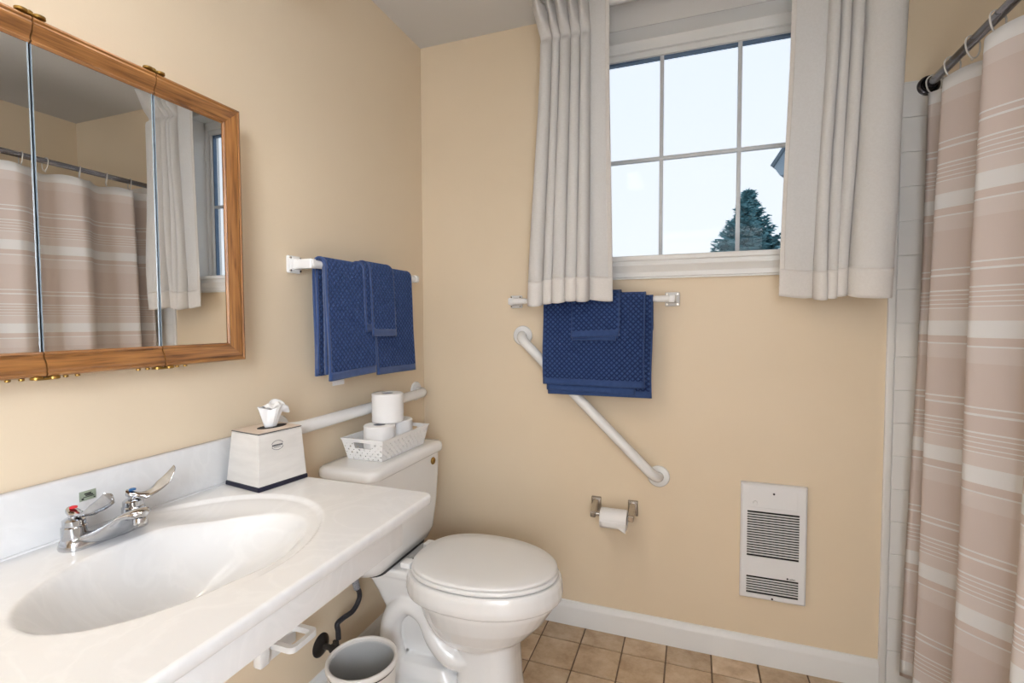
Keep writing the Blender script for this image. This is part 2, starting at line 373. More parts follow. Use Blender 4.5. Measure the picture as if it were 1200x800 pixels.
# stepped lip nearest the glass
for (a, b2, c, d) in ((WX0, gx0 - .012, WZ0, WZ1), (gx1 + .012, WX1, WZ0, WZ1), (WX0, WX1, WZ0, gz0 - .012), (WX0, WX1, gz1 + .02, WZ1)):
    rbox(bm, a, b2, fy0 - .018, fy0, c, d, .003)
win = struct('window_1', bm, 'white_paint', smooth=False)
bm = NB()
for (a, b2, c, d) in ((gx0, gx0 + .004, gz0, gz1), (gx1 - .004, gx1, gz0, gz1), (gx0, gx1, gz0, gz0 + .003), (gx0, gx1, gz1 - .009, gz1)):
    rbox(bm, a, b2, .117, .137, c, d)
obj('spacer', bm, 'spacer', win, smooth=False)
xs = [gx0, 1.012, 1.2925, gx1]; zs = [gz0, 1.8875, gz1]
for i in range(3):
    for j in range(2):
        bm = NB(); rbox(bm, xs[i] + .0005, xs[i + 1] - .0005, .130, .134, zs[j] + .0005, zs[j + 1] - .0005); obj('pane', bm, 'glass', win, smooth=False)
for x_ in xs[1:3]:
    bm = NB(); rbox(bm, x_ - .0075, x_ + .0075, .114, .1295, gz0, gz1, .002); obj('muntin', bm, 'muntin', win)
bm = NB(); rbox(bm, gx0, gx1, .1135, .1295, 1.8875 - .0075, 1.8875 + .0075, .002); obj('muntin', bm, 'muntin', win)
# white reveal lining
bm = NB()
rbox(bm, WX0, WX0 + .004, 0, fy0 - .018, WZ0, WZ1); rbox(bm, WX1 - .004, WX1, 0, fy0 - .018, WZ0, WZ1); rbox(bm, WX0, WX1, -.002, fy0 - .018, WZ1 - .004, WZ1)
struct('trim_2', bm, 'white_paint', smooth=False)
bm = NB(); rbox(bm, WX0 - .05, WX1 + .05, -.006, 0, WZ1 - .004, H, .001); struct('trim_3', bm, 'ceiling_paint', smooth=False)  # header board takes the greyer ceiling paint to stand in for shade
# sill with moulded apron
bm = NB(); rbox(bm, WX0 - .05, WX1 + .05, -.034, fy0 - .018, 1.470, 1.490, .005, 3)
pr_ = [(0, 1.404), (.012, 1.404), (.012, 1.409), (.016, 1.412), (.016, 1.428), (.020, 1.436), (.026, 1.447), (.030, 1.452), (.030, 1.456), (.024, 1.458), (.024, 1.470), (0, 1.470)]
loft(bm, [[(x_, -d, z_) for d, z_ in pr_] for x_ in (WX0 - .035, WX1 + .035)])
struct('window_sill', bm, 'white_paint', angle=25)

# ------------------------------------------------------------------ unseen ceiling light added as fill, and the vanity light
t = thing('ceiling_fill_light', 'added square flush ceiling fill light above the doorway side of the room', 'light', (.47, -2.05, H))
bm = NB(); rbox(bm, .17, .77, -2.35, -1.75, H - .035, H - .0005, .006); obj('housing', bm, 'white_paint', t)
bm = NB(); rbox(bm, .21, .73, -2.31, -1.79, H - .04, H - .034); obj('diffuser', bm, 'lamp_glass', t, smooth=False)
area('ceiling_fill_lamp', (.47, -2.05, H - .045), (0, 0, 0), .5, .5, CEILING_FILL_W, COOL)
area('hall_fill', (1.2, HY + .02, 1.75), (math.radians(90), 0, 0), 2.3, 1.3, HALL_FILL_W, (0.93, 0.965, 1.0))  # added lamp at the hall end, fills the room from behind the camera
area('hall_side_fill', (RX - .02, -4.2, 1.85), (math.radians(90), 0, math.radians(90)), 2.3, 1.1, HALL_SIDE_FILL_W, (0.80, 0.88, 1.0))  # added cool fill lamp aimed through the doorway at the left wall
area('hall_left_fill', (.02, -4.3, 1.75), (math.radians(90), 0, math.radians(-90)), 2.3, 1.3, HALL_LEFT_FILL_W, (0.86, 0.93, 1.0))  # added fill lamp, brightens the shower curtain and right side
t = thing('vanity_light', 'three lamp vanity light bar on the wall above the mirrored cabinet', 'light', (0, -1.34, 2.20))
bm = NB(); rbox(bm, 0, .03, -1.66, -1.02, 2.20, 2.28, .006); obj('back_plate', bm, 'chrome', t)
for y_ in (-1.12, -1.34, -1.56):
    bm = NB(); tube(bm, smooth_path([(.03, y_, 2.24), (.14, y_, 2.25), (.205, y_, 2.29), (.24, y_, 2.285)], 5), .010); obj('arm', bm, 'chrome', t)
    ax = Vector((.5, 0, -.866)); sx_ = Vector((.866, 0, .5)); o_ = Vector((.235, y_, 2.28)); bm = NB()
    loft(bm, [[o_ + ax * h_ + (sx_ * math.cos(2 * PI * k / 32) + Vector((0, 1, 0)) * math.sin(2 * PI * k / 32)) * r_ for k in range(32)] for r_, h_ in ((.02, 0), (.035, .005), (.058, .05), (.066, .12), (.064, .12), (.055, .052), (.033, .009), (.02, .004))]); obj('shade', bm, 'white_enamel', t)
    area('vanity_lamp', tuple(o_ + ax * .085), (0, -math.radians(30), 0), .10, .10, VANITY_W, WARM, 'DISK')

# ------------------------------------------------------------------ medicine cabinet
cab = thing('medicine_cabinet', 'oak framed medicine cabinet with three mirrored doors on the left wall', 'cabinet', (0, -1.335, 1.153))
Y0, Y1, Z0, Z1 = -1.640, -1.033, 1.153, 1.757
bm = NB(); rbox(bm, 0, .068, Y0 + .012, Y1 - .012, Z0 + .012, Z1 - .012, .001); obj('body', bm, 'oak', cab)
FW = .043
fp = [(0, .072), (0, .090), (.003, .094), (.006, .092), (.010, .093), (.020, .099), (.030, .101), (.034, .099), (.037, .101), (.041, .099), (.043, .094), (.043, .072)]  # (distance outwards, x)
def rail(axis, a0, a1, edge, sgn, m0, m1):
    """moulded rail; axis 'y' runs along y at inner edge z=edge; mitre m: shift of the end per unit outward distance"""
    bm = NB(); uvl = bm.loops.layers.uv.verify(); rings = []
    for a, mt in ((a0, m0), (a1, m1)):
        ring = []
        for d, x_ in fp:
            al = a + mt * d
            ring.append((x_, al, edge + sgn * d) if axis == 'y' else (x_, edge + sgn * d, al))
        rings.append(ring)
    vs = [[bm.verts.new(p) for p in r] for r in rings]; k = len(fp)
    for i in range(k):
        j = (i + 1) % k; f = bm.faces.new((vs[0][i], vs[0][j], vs[1][j], vs[1][i]))
        dd = [fp[i][0] + fp[i][1] + edge * 3.7, fp[j][0] + fp[j][1] + edge * 3.7]
        for lp, uv in zip(f.loops, ((a0, dd[0]), (a0, dd[1]), (a1, dd[1]), (a1, dd[0]))): lp[uvl].uv = uv
    for r_ in vs:
        f = bm.faces.new(r_)
        for lp in f.loops: lp[uvl].uv = (lp.vert.co.z * 4, lp.vert.co.x)
    return bm
seams = [Y0, -1.4375, -1.2345, Y1]
zi0, zi1 = Z0 + FW, Z1 - FW
for i in range(3):
    a, b2 = seams[i] + (.0012 if i else 0), seams[i + 1] - (.0012 if i < 2 else 0)
    ia, ib = (a + FW if i == 0 else a), (b2 - FW if i == 2 else b2)
    bm = NB(); rbox(bm, .0855, .0885, ia + .0012, ib - .0012, zi0, zi1, .0004, 1)
    dr = bpy.data.objects.new('door', None); C.objects.link(dr); dr.parent = cab; dr.empty_display_size = .03
    dr.location = Vector((.085, (a + b2) / 2, Z0)) - cab.location
    obj('mirror', bm, 'mirror_silver', dr, smooth=False)
    bm = NB(); rbox(bm, .070, .0853, ia + .0004, ib - .0004, zi0 - .01, zi1 + .01); obj('backing', bm, 'dark_void', dr, smooth=False)
    # polished bevelled glass edge beside the seam
    bm = NB()
    if i < 2: rbox(bm, .0854, .0892, ib - .0026, ib - .0010, zi0, zi1)
    if i > 0: rbox(bm, .0854, .0888, ia + .0006, ia + .0013, zi0, zi1)
    obj('glass_edge', bm, 'mirror_edge', dr, smooth=False)
    obj('top_rail', rail('y', ia, ib, zi1, 1, -1 if i == 0 else 0, 1 if i == 2 else 0), 'oak', dr, angle=25)
    obj('bottom_rail', rail('y', ia, ib, zi0, -1, -1 if i == 0 else 0, 1 if i == 2 else 0), 'oak', dr, angle=25)
    if i == 0: obj('stile', rail('z', zi0, zi1, ia, -1, -1, 1), 'oak', dr, angle=25)
    if i == 2: obj('stile', rail('z', zi0, zi1, ib, 1, -1, 1), 'oak', dr, angle=25)
for y_ in seams[1:3]:
    for zt, sg in ((Z1, 1), (Z0, -1)):
        bm = NB(); z_ = zt + sg * .0025
        lathe(bm, [(.007, -.003), (.009, -.002), (.009, .002), (.007, .003)], (.094, y_ - .012, z_ + .001), 'z', 16)
        lathe(bm, [(.007, -.003), (.009, -.002), (.009, .002), (.007, .003)], (.094, y_ + .012, z_ + .001), 'z', 16)
        rbox(bm, .080, .100, y_ - .016, y_ + .016, z_ - .0025, z_ + .0015, .001)
        if sg > 0: lathe(bm, [(.005, 0), (.005, .004), (.003, .006)], (.092, y_, z_ + .001), 'z', 12)
        obj('hinge', bm, 'brass', cab)
    for dy in (-.05, -.032, .03, .048):
        bm = NB(); lathe(bm, [(.004, 0), (.004, -.003), (.002, -.004)], (.093, y_ + dy, Z0), 'z', 10); obj('screw', bm, 'brass', cab)

# ------------------------------------------------------------------ vanity counter with integral basin
CZ = .835; CX1 = .551; CY0, CY1 = -1.86, -.925
top = thing('vanity_counter', 'white cultured marble vanity top with integral oval basin and splash', 'counter', (.28, -1.39, .75))
BXC, BYC = .300, -1.347
def sm(a, b_, x_): q = min(max((x_ - a) / (b_ - a), 0), 1); return q * q * (3 - 2 * q)
def basin_z(x_, y_):
    z = CZ
    # dished ledge round the right hand end, fading out towards the faucet and the front left
    e = math.hypot((x_ - .250) / .237, (y_ + 1.352) / .303)
    msk = sm(-1.30, -1.17, y_ - .25 * max(0, .15 - x_) + .10 * sm(.36, .47, x_))
    z -= (.0075 * sm(0, .035, 1 - e) + .010 * sm(.03, .30, 1 - e)) * msk
    e2 = math.hypot((x_ - BXC) / .158, (y_ - BYC) / .234)
    for _ in range(4):                      # the bottom of the bowl lies nearer the wall than its mouth
        e2 = math.hypot((x_ - BXC + .075 * max(0, 1 - e2)) / .158, (y_ - BYC) / .234)
    if e2 < 1: z -= (.150 - .012 * msk) * (1 - min(e2, 1) ** 2.4) ** 1.25
    return z
nx, ny = 120, 200; RC = .016
def topf(u, v):
    x_ = .019 + (CX1 - .019) * u; y_ = CY0 + (CY1 - CY0) * v
    if x_ > CX1 - RC and y_ > CY1 - RC:
        dx, dy = (x_ - CX1 + RC) / RC, (y_ - CY1 + RC) / RC
        f_ = max(dx, dy) / max(math.hypot(dx, dy), 1e-6); x_, y_ = CX1 - RC + RC * dx * f_, CY1 - RC + RC * dy * f_
    return (x_, y_, basin_z(x_, y_))
bm = NB(); cells(bm, nx, ny, topf)
obj('top', bm, 'cultured_marble', top, angle=70)
bm = NB()
# edge band: eased lip running along the front and the right end, with a rounded outer corner
prof = [(0, 0), (.0030, -.0006), (.0055, -.0025), (.007, -.006), (.007, -.018), (.005, -.022), (0, -.023), (-.02, -.023)]
path = [((CX1, CY0), (1, 0)), ((CX1, CY1 - RC), (1, 0))]
for k in range(1, 8):
    a = PI / 2 * k / 8; path.append(((CX1 - RC + RC * math.cos(a), CY1 - RC + RC * math.sin(a)), (math.cos(a), math.sin(a))))
path += [((CX1 - RC, CY1), (0, 1)), ((.0, CY1), (0, 1))]
rings = [[(p[0] + n_[0] * d, p[1] + n_[1] * d, CZ + z_) for d, z_ in prof] for p, n_ in path]
loft(bm, rings, cap=False, closed=False)
obj('edge_lip', bm, 'cultured_marble', top, angle=50)
bm = NB(); rbox(bm, 0, .019, CY0, CY1, CZ - .03, .948, .005, 3); rbox(bm, .0185, .024, CY0, CY1, CZ - .004, CZ + .004, .0035, 3); obj('backsplash', bm, 'cultured_marble', top)
bm = NB(); rbox(bm, .526, .540, CY0, -1.030, .752, CZ - .020, .002); rbox(bm, .03, .5262, -1.042, -1.030, .752, CZ - .020, .002)
obj('apron', bm, 'cultured_marble', top)
# bowl underside shell
bm = NB(); lathe(bm, [(.17, CZ - .03), (.165, CZ - .07), (.13, CZ - .14), (.05, CZ - .18), (.0, CZ - .18)], (0, 0, 0), 'z', 40, cap=False)
for v in bm.verts: v.co = Vector((BXC + v.co.x, BYC + v.co.y * 1.42, v.co.z))
obj('bowl_shell', bm, 'cultured_marble', top)
bm = NB(); lathe(bm, [(.0, -.004), (.013, -.004), (.016, 0), (.021, .002), (.024, .0), (.024, -.01)], (BXC - .072, BYC, basin_z(BXC - .072, BYC) + .003), 'z', 32); obj('drain', bm, 'chrome', top)

# faucet ------------------------------------------------------------
FXC, FYC, FZ = .078, -1.345, CZ
fa = thing('faucet', 'chrome centerset faucet with two wrist blade handles on white counter', 'faucet', (FXC, FYC, FZ))
bm = NB()
loft(bm, [rrect(FXC, FYC, hx, hy, r_, FZ + z_, 6) for hx, hy, r_, z_ in ((.026, .074, .024, .0), (.0265, .0745, .024, .003), (.024, .072, .0225, .014), (.021, .069, .020, .020), (.017, .064, .016, .022))])
# spout: broad ridge sweeping out over the basin
def spout_ring(s_):
    x_ = FXC - .010 + s_ * .122; w = .056 * (1 - s_) ** 1.15 + .0150
    if s_ > .93: w *= math.sqrt(max(1 - ((s_ - .93) / .08) ** 2, .15))
    zt = FZ + .024 + .043 * sm(0, .95, s_) - .004 * sm(.9, 1, s_); zb = FZ + .004 + .044 * sm(.34, .82, s_) + .004 * sm(.85, 1, s_)
    hz = max((zt - zb) / 2, .004); zc = (zt + zb) / 2
    return [(x_, FYC + w * math.copysign(abs(math.cos(a)) ** .8, math.cos(a)), zc + hz * math.copysign(abs(math.sin(a)) ** .9, math.sin(a))) for a in [2 * PI * q / 24 for q in range(24)]]
loft(bm, [spout_ring(q / 14) for q in range(15)])
obj('body', bm, 'chrome', fa, angle=50)
bm = NB(); lathe(bm, [(.010, 0), (.011, -.002), (.011, -.012), (.008, -.013)], (FXC + .098, FYC, FZ + .050), 'z', 20); obj('aerator', bm, 'chrome', fa)
for sg, colr, yy in ((-1, 'red_plastic', -.051), (1, 'blue_plastic', .051)):
    yc = FYC + yy; bm = NB()
    lathe(bm, [(.019, .018), (.0195, .022), (.0195, .040), (.017, .042), (.0175, .044), (.0175, .052), (.013, .055), (.008, .056), (.008, .062)], (FXC, yc, FZ), 'z', 24)
    vb = obj('valve', bm, 'chrome', fa, angle=30)
    # wrist blade
    if sg < 0: d = Vector((.97, .24, 0)).normalized()
    else: d = Vector((.82, .57, 0)).normalized()
    sd = Vector((-d.y, d.x, 0)); L = .088 if sg < 0 else .086
    rings = []
    for q in range(21):
        s_ = q / 20; al = -.010 + s_ * L
        w = .0115 if s_ < .16 else (.0085 + .0085 * max(0, (s_ - .25) / .75) ** .8)
        th_ = .007 - .0042 * min(s_ * 1.5, 1)
        if s_ > .93: w *= math.sqrt(max(1 - ((s_ - .93) / .075) ** 2, .1))
        if s_ < .08: w *= .6 + .4 * s_ / .08
        zc = .068 - .006 * math.sin(min(s_ / .6, 1) * PI) + (.030 if sg < 0 else .040) * max(0, (s_ - .40) / .60) ** 1.6
        tl = (-.9 if sg < 0 else 1.1) * sm(.2, .6, s_)   # blade twists up a little
        c = Vector((FXC, yc, FZ + zc)) + d * al
        nrm = Vector((0, 0, 1)); sv = (sd * math.cos(tl) + nrm * math.sin(tl)); nv = (nrm * math.cos(tl) - sd * math.sin(tl))
        rings.append([c + sv * (w * math.cos(a)) + nv * (th_ * math.sin(a)) for a in [2 * PI * k / 16 for k in range(16)]])
    bm = NB(); loft(bm, rings); obj('handle', bm, 'chrome', fa, angle=60)
    bm = NB(); lathe(bm, [(.0060, .073), (.0060, .0757), (.004, .0766)], (FXC, yc, FZ), 'z', 20); obj('index_button', bm, colr, fa, label='red hot water button' if sg < 0 else 'blue cold water button')
# little sticker on the splash
st = thing('sticker', 'small green grey maker sticker on the splash above faucet', 'sticker', (.0195, -1.340, .906))
bm = NB(); rbox(bm, .0191, .0196, -1.3545, -1.3255, .8965, .9155, .0); obj('plate', bm, 'sticker', st, smooth=False)
bm = NB()
for (ya, yb, za, zb) in ((-1.346, -1.334, .908, .911), (-1.344, -1.331, .905, .9075), (-1.348, -1.329, .9025, .904), (-1.351, -1.347, .8985, .902), (-1.330, -1.3275, .8985, .9005)):
    rbox(bm, .0196, .0198, ya, yb, za, zb)
obj('lettering', bm, 'ink', st, smooth=False)

# ------------------------------------------------------------------ tissue box
tb = thing('tissue_box', 'whitewashed wood look tissue box with dark base on counter end', 'tissue box', (.094, -.992, CZ))
def tb_ring(f, z):  # f 0 bottom .. 1 top
    lerp = lambda a, b_: a + (b_ - a) * f
    x0_, x1_, y0_, y1_ = lerp(.028, .040), lerp(.160, .148), lerp(-1.058, -1.048), lerp(-.920, -.925)
    return x0_, x1_, y0_, y1_
def tb_loft(f0, z0_, f1, z1_, grow=0):
    bm = NB(); r = []
    for f, z_ in ((f0, z0_), (f1, z1_)):
        a, b_, c, d = tb_ring(f, z_); r.append([(a - grow, c - grow, z_), (b_ + grow, c - grow, z_), (b_ + grow, d + grow, z_), (a - grow, d + grow, z_)])
    loft(bm, r); bmesh.ops.bevel(bm, geom=bm.edges[:], offset=.0015, segments=2, affect='EDGES'); return bm
BZ = CZ + .0005; BT = .974
obj('base_band', tb_loft(0, BZ, .07, BZ + .011, .0016), 'navy_board', tb)
obj('carton', tb_loft(.07, BZ + .010, 1, BT - .003), 'tissue_box', tb)
obj('top_rim', tb_loft(.985, BT - .003, 1, BT - .001, .0006), 'ink', tb)
obj('top_panel', tb_loft(1, BT - .001, 1, BT + .0005, -.001), 'tissue_box_top', tb)
bm = NB()
oc = Vector((.096, -.974, 0))
vs = []
for k in range(28):
    a = 2 * PI * k / 28; vs.append((oc.x + .022 * math.cos(a), oc.y + .040 * math.sin(a)))
loft(bm, [[(x_, y_, BT + z_) for x_, y_ in vs] for z_ in (.0004, .0010)]); obj('slot', bm, 'dark_void', tb, smooth=False)
# emblem: oval ring with a dark word line
bm = NB()
xf = lambda z_: .160 - (z_ - CZ) / .139 * .012 + .0006
for a0, a1 in ((.35, 2.8), (3.5, 5.95)):
    pts = [(xf(.938 + .0115 * math.sin(a)), -.999 + .0165 * math.cos(a), .938 + .0115 * math.sin(a)) for a in [a0 + (a1 - a0) * k / 14 for k in range(15)]]
    tube(bm, pts, .0006, 5)
for k in range(8):
    rbox(bm, xf(.938) - .0006, xf(.938) + .0002, -1.0135 + k * .0037, -1.0135 + k * .0037 + .0026, .9358, .9402)
for k in range(5): rbox(bm, xf(.938) - .0006, xf(.938) + .0002, -1.0085 + k * .0037, -1.0085 + k * .0037 + .0026, .9322, .9338)
obj('emblem', bm, 'grey_ink', tb, smooth=False)
# the tissue pulled up out of the slot
bm = NB()
def tissue(u, v):
    a = 2 * PI * u; r_ = .013 + .017 * v ** .8
    r_ *= 1 + v * (.22 * math.sin(3 * a + .6) + .14 * math.sin(5 * a + 2) + .07 * math.sin(9 * a + 1))
    hgt = .058 + .007 * math.cos(a - 2.2) + .005 * math.sin(3 * a)
    flap = max(0, math.cos(a - 1.45)) ** 3 * sm(.55, 1, v)      # one corner folds over and droops
    x_ = oc.x + r_ * .62 * math.cos(a) + .004 * v; y_ = oc.y - .004 + r_ * 1.15 * math.sin(a) + .004 * v + .018 * flap
    return (x_, y_, BT + .0005 + hgt * v - .026 * flap)
cells(bm, 72, 18, tissue)
cells(bm, 30, 8, lambda u, v: (oc.x + .003 + (.024 * (u - .5)) + .003 * math.sin(v * 6), oc.y - .004 + .045 * (v - .5), BT + .052 + .008 * math.sin(u * PI) - .006 * math.sin(v * 9 + u * 4) * .5))
solidify(obj('tissue', bm, 'tissue_paper', tb, recalc=False, angle=180), .0006)
tb.location = (.107, -.988, CZ); tb.rotation_euler = (0, 0, math.radians(-9))

# ------------------------------------------------------------------ toilet
TY = -.475
tl_ = thing('toilet', 'white two piece toilet with closed lid beside the vanity', 'toilet', (.38, TY, 0))
def egg(af, ab, bw, xc, z, k=40, pw=2.0, pb=2.5, dy=0):
    out = []
    for i in range(k):
        a = 2 * PI * i / k; c, s_ = math.cos(a), math.sin(a)
        p = pw if c > 0 else pb
        out.append((xc + (af if c > 0 else ab) * math.copysign(abs(c) ** (2 / p), c), TY + dy + bw * math.copysign(abs(s_) ** (2 / p), s_), z))
    return out
bm = NB()
# rim band and bowl
tmp = NB(); loft(tmp, [egg(.268, .235, .186, .482, .362), egg(.276, .24, .193, .482, .368), egg(.279, .24, .196, .482, .385), egg(.276, .24, .194, .482, .418), egg(.270, .238, .189, .482, .430)]); merge(bm, tmp)
tmp = NB(); loft(tmp, [egg(a, b_, w, xc, z) for a, b_, w, xc, z in ((.02, .02, .02, .47, .172), (.075, .09, .065, .475, .178), (.125, .135, .100, .478, .200), (.175, .165, .130, .48, .24), (.220, .185, .156, .482, .29), (.255, .20, .176, .482, .345), (.262, .20, .181, .482, .372))]); merge(bm, tmp)
# front pedestal column
tmp = NB(); loft(tmp, [egg(a, b_, w, .50, z, pw=3, pb=4) for a, b_, w, z in ((.128, .085, .104, .0), (.126, .083, .102, .01), (.119, .08, .097, .06), (.112, .078, .094, .16), (.112, .078, .096, .23))]); merge(bm, tmp)
# rear deck under the tank
tmp = NB(); loft(tmp, [rrect(.215, TY, hx, hy, .03, z) for hx, hy, z in ((.122, .104, .394), (.127, .109, .400), (.129, .111, .418), (.127, .109, .4255))]); merge(bm, tmp)
# tapering neck below the deck
tmp = NB(); loft(tmp, [rrect((a + b_) / 2, TY, (b_ - a) / 2, hy, .03, z) for a, b_, hy, z in ((.18, .38, .045, .12), (.165, .38, .058, .20), (.145, .37, .074, .27), (.125, .36, .088, .33), (.105, .35, .101, .375), (.095, .345, .106, .398))]); merge(bm, tmp)
# trapway snaking down both flanks
for sg in (-1, 1):
    w = TY + sg * .068
    tmp = NB(); tube(tmp, smooth_path([(.50, w - sg * .02, .165), (.42, w, .150), (.36, w + sg * .005, .20), (.315, w, .275), (.25, w, .300), (.195, w, .255), (.175, w, .18), (.19, w, .10), (.20, w, .02)], 8), .038, 18); merge(bm, tmp)
# foot
tmp = NB(); loft(tmp, [egg(.30, .22, .118, .33, z, pw=3, pb=3) if k == 0 else egg(.30 - k * .01, .22 - k * .012, .118 - k * .008, .33, z, pw=3, pb=3) for k, z in ((0, 0), (0, .02), (1, .032))]); merge(bm, tmp)
tmp = NB(); loft(tmp, [rrect(.30, TY, hx, hy, .04, z) for hx, hy, z in ((.13, .100, .02), (.125, .097, .07), (.10, .085, .105), (.06, .06, .115))]); merge(bm, tmp)
fix(bm)
me = bpy.data.meshes.new('bowl_raw'); bm.to_mesh(me); bm.free()
o = bpy.data.objects.new('bowl_raw', me); C.objects.link(o)
md = o.modifiers.new('r', 'REMESH'); md.mode = 'VOXEL'; md.voxel_size = .0038
md2 = o.modifiers.new('s', 'SMOOTH'); md2.factor = .5; md2.iterations = 4
dg = bpy.context.evaluated_depsgraph_get(); me2 = bpy.data.meshes.new_from_object(o.evaluated_get(dg)); bpy.data.objects.remove(o)
bm = NB(); bm.from_mesh(me2); bpy.data.meshes.remove(me2)
obj('bowl', bm, 'porcelain', tl_, angle=180)
# seat ring and lid
bm = NB(); loft(bm, [egg(.258, .222, .180, .482, .432, 64), egg(.262, .224, .184, .482, .435, 64), egg(.262, .224, .184, .482, .443, 64), egg(.259, .222, .181, .482, .446, 64)]); obj('seat', bm, 'seat_plastic', tl_, angle=60)
bm = NB(); loft(bm, [egg(.252, .216, .174, .482, .4475, 64), egg(.258, .22, .181, .482, .449, 64), egg(.260, .221, .183, .482, .453, 64), egg(.259, .220, .182, .482, .457, 64), egg(.253, .214, .176, .482, .4605, 64), egg(.20, .17, .13, .482, .463, 64), egg(.05, .05, .04, .482, .464, 64)]); obj('lid', bm, 'seat_plastic', tl_, angle=60)
for sg in (-1, 1):
    bm = NB(); rbox(bm, .232, .268, TY + sg * .075 - .02, TY + sg * .075 + .02, .4275, .447, .004); obj('hinge', bm, 'seat_plastic', tl_)
    bm = NB(); lathe(bm, [(.005, 0), (.005, .0015), (.003, .0025)], (.238, TY + sg * .020, .4255), 'z', 10); obj('bolt', bm, 'ink', tl_)
    bm = NB(); lathe(bm, [(.013, 0), (.013, .012), (.008, .018), (.0, .019)], (.30, TY + sg * .117, .030), 'z', 16); obj('bolt_cap', bm, 'porcelain', tl_)
# tank, gasket, lid
TYK = -.492
bm = NB(); loft(bm, [rrect(xc, TYK, hx, hy, r_, z, 6) for xc, hx, hy, r_, z in ((.125, .070, .165, .05, .4315), (.128, .080, .188, .05, .438), (.13, .092, .203, .05, .475), (.131, .097, .213, .045, .56), (.132, .100, .219, .04, .67), (.132, .101, .221, .04, .756))]); obj('tank', bm, 'porcelain', tl_, angle=60)
bm = NB(); loft(bm, [rrect(.13, TYK, hx, hy, .04, z, 6) for hx, hy, z in ((.074, .160, .4250), (.074, .160, .4345))]); obj('gasket', bm, 'ink', tl_)
bm = NB(); loft(bm, [rrect(.132, TYK, hx, hy, r_, z, 6) for hx, hy, r_, z in ((.102, .222, .04, .752), (.110, .231, .04, .756), (.112, .233, .04, .762), (.112, .233, .04, .776), (.109, .230, .038, .784), (.102, .223, .034, .789), (.08, .20, .03, .7905))]); obj('tank_lid', bm, 'porcelain', tl_, angle=60)
bm = NB(); lathe(bm, [(.013, 0), (.014, .003), (.012, .006), (.009, .006), (.009, .003), (.004, .005), (.0, .006)], (.2325, -.345, .728), 'x', 24); obj('flush_button', bm, 'brass', tl_)

# ------------------------------------------------------------------ basket with rolls on the tank lid
TZ = .791
bk = thing('storage_basket', 'white perforated plastic basket holding toilet rolls on the tank lid', 'basket', (.132, -.50, TZ))
bm = NB(); BH = .069
def bcorner(f): return (lambda a, b_: a + (b_ - a) * f)(.066, .050), (lambda a, b_: a + (b_ - a) * f)(.198, .210), (lambda a, b_: a + (b_ - a) * f)(-.612, -.625), (lambda a, b_: a + (b_ - a) * f)(-.352, -.333)
def bpt(side, s_, f):
    x0_, x1_, y0_, y1_ = bcorner(f); z_ = TZ + .001 + BH * f
    return [(x0_ + (x1_ - x0_) * s_, y0_, z_), (x1_, y0_ + (y1_ - y0_) * s_, z_), (x1_ - (x1_ - x0_) * s_, y1_, z_), (x0_, y1_ - (y1_ - y0_) * s_, z_)][side]
rg = random.Random(3)
for side in range(4):
    nu = 14 if side % 2 == 0 else 24; nv = 7
    for i in range(nu):
        for j in range(nv):
            q = [bm.verts.new(bpt(side, a / nu, c / nv)) for a, c in ((i, j), (i + 1, j), (i + 1, j + 1), (i, j + 1))]
            if side % 2 == 0 and j in (4, 5) and 4 <= i <= 9: bmesh.ops.delete(bm, geom=q, context='VERTS'); continue
            if (i + j) % 2 == 0 and 0 < j < nv - 1 or j == 0 and i % 2 == 0:
                sz = rg.choice((.40, .34, .28, .44)) if (i * 3 + j * 5) % 7 else .2
                cc = sum((v.co for v in q), Vector()) / 4
                mids = [(q[k].co + q[(k + 1) % 4].co) / 2 for k in range(4)]
                inn = [bm.verts.new(cc + (m_ - cc) * sz * 2) for m_ in mids]
                for k in range(4):
                    k2 = (k + 1) % 4
                    bm.faces.new((q[k], q[k2], inn[k])); bm.faces.new((q[k2], inn[k2], inn[k]))
            else: bm.faces.new(q)
solidify(obj('side_walls', bm, 'white_plastic', bk, smooth=False), .0022)
bm = NB(); x0_, x1_, y0_, y1_ = bcorner(0); rbox(bm, x0_, x1_, y0_, y1_, TZ + .0005, TZ + .003); obj('bottom', bm, 'white_plastic', bk, smooth=False)
bm = NB(); x0_, x1_, y0_, y1_ = bcorner(1); zt = TZ + BH
for a, b_, c, d in ((x0_ - .003, x1_ + .003, y0_ - .003, y0_ + .002), (x0_ - .003, x1_ + .003, y1_ - .002, y1_ + .003), (x0_ - .003, x0_ + .002, y0_, y1_), (x1_ - .002, x1_ + .003, y0_, y1_)): rbox(bm, a, b_, c, d, zt - .001, zt + .003, .001)
obj('rim', bm, 'white_plastic', bk)
def roll(cx_, cy_, z_, r_, h, label):
    t = thing('toilet_roll', label, 'toilet roll', (cx_, cy_, z_), 'spare rolls in the basket')
    bm = NB(); pf = []
    pf = [(.0205, 0), (r_ - .003, 0), (r_, .003)]
    nb = 9
    for k in range(1, nb): pf.append((r_ + (.0006 if k % 2 else -.0006), h * k / nb))
    pf += [(r_, h - .003), (r_ - .003, h), (.0205, h), (.0205, h - .001), (.0205, .001)]
    lathe(bm, pf + [pf[0]], (cx_, cy_, z_), 'z', 36, cap=False); obj('paper', bm, 'paper', t, angle=40)
    bm = NB(); lathe(bm, [(.0204, .0005), (.0204, h - .0012), (.0192, h - .0012), (.0192, .0005), (.0204, .0005)], (cx_, cy_, z_), 'z', 28, cap=False); obj('core', bm, 'cardboard_core', t)
    return t
roll(.134, -.533, TZ + .0035, .053, .100, 'white toilet roll standing at the near end of basket, under another roll')
roll(.136, -.425, TZ + .0035, .053, .100, 'white toilet roll at the far end of basket, partly behind another roll')
roll(.131, -.478, TZ + .1045, .0545, .100, 'white toilet roll stacked on top of the two rolls in basket')

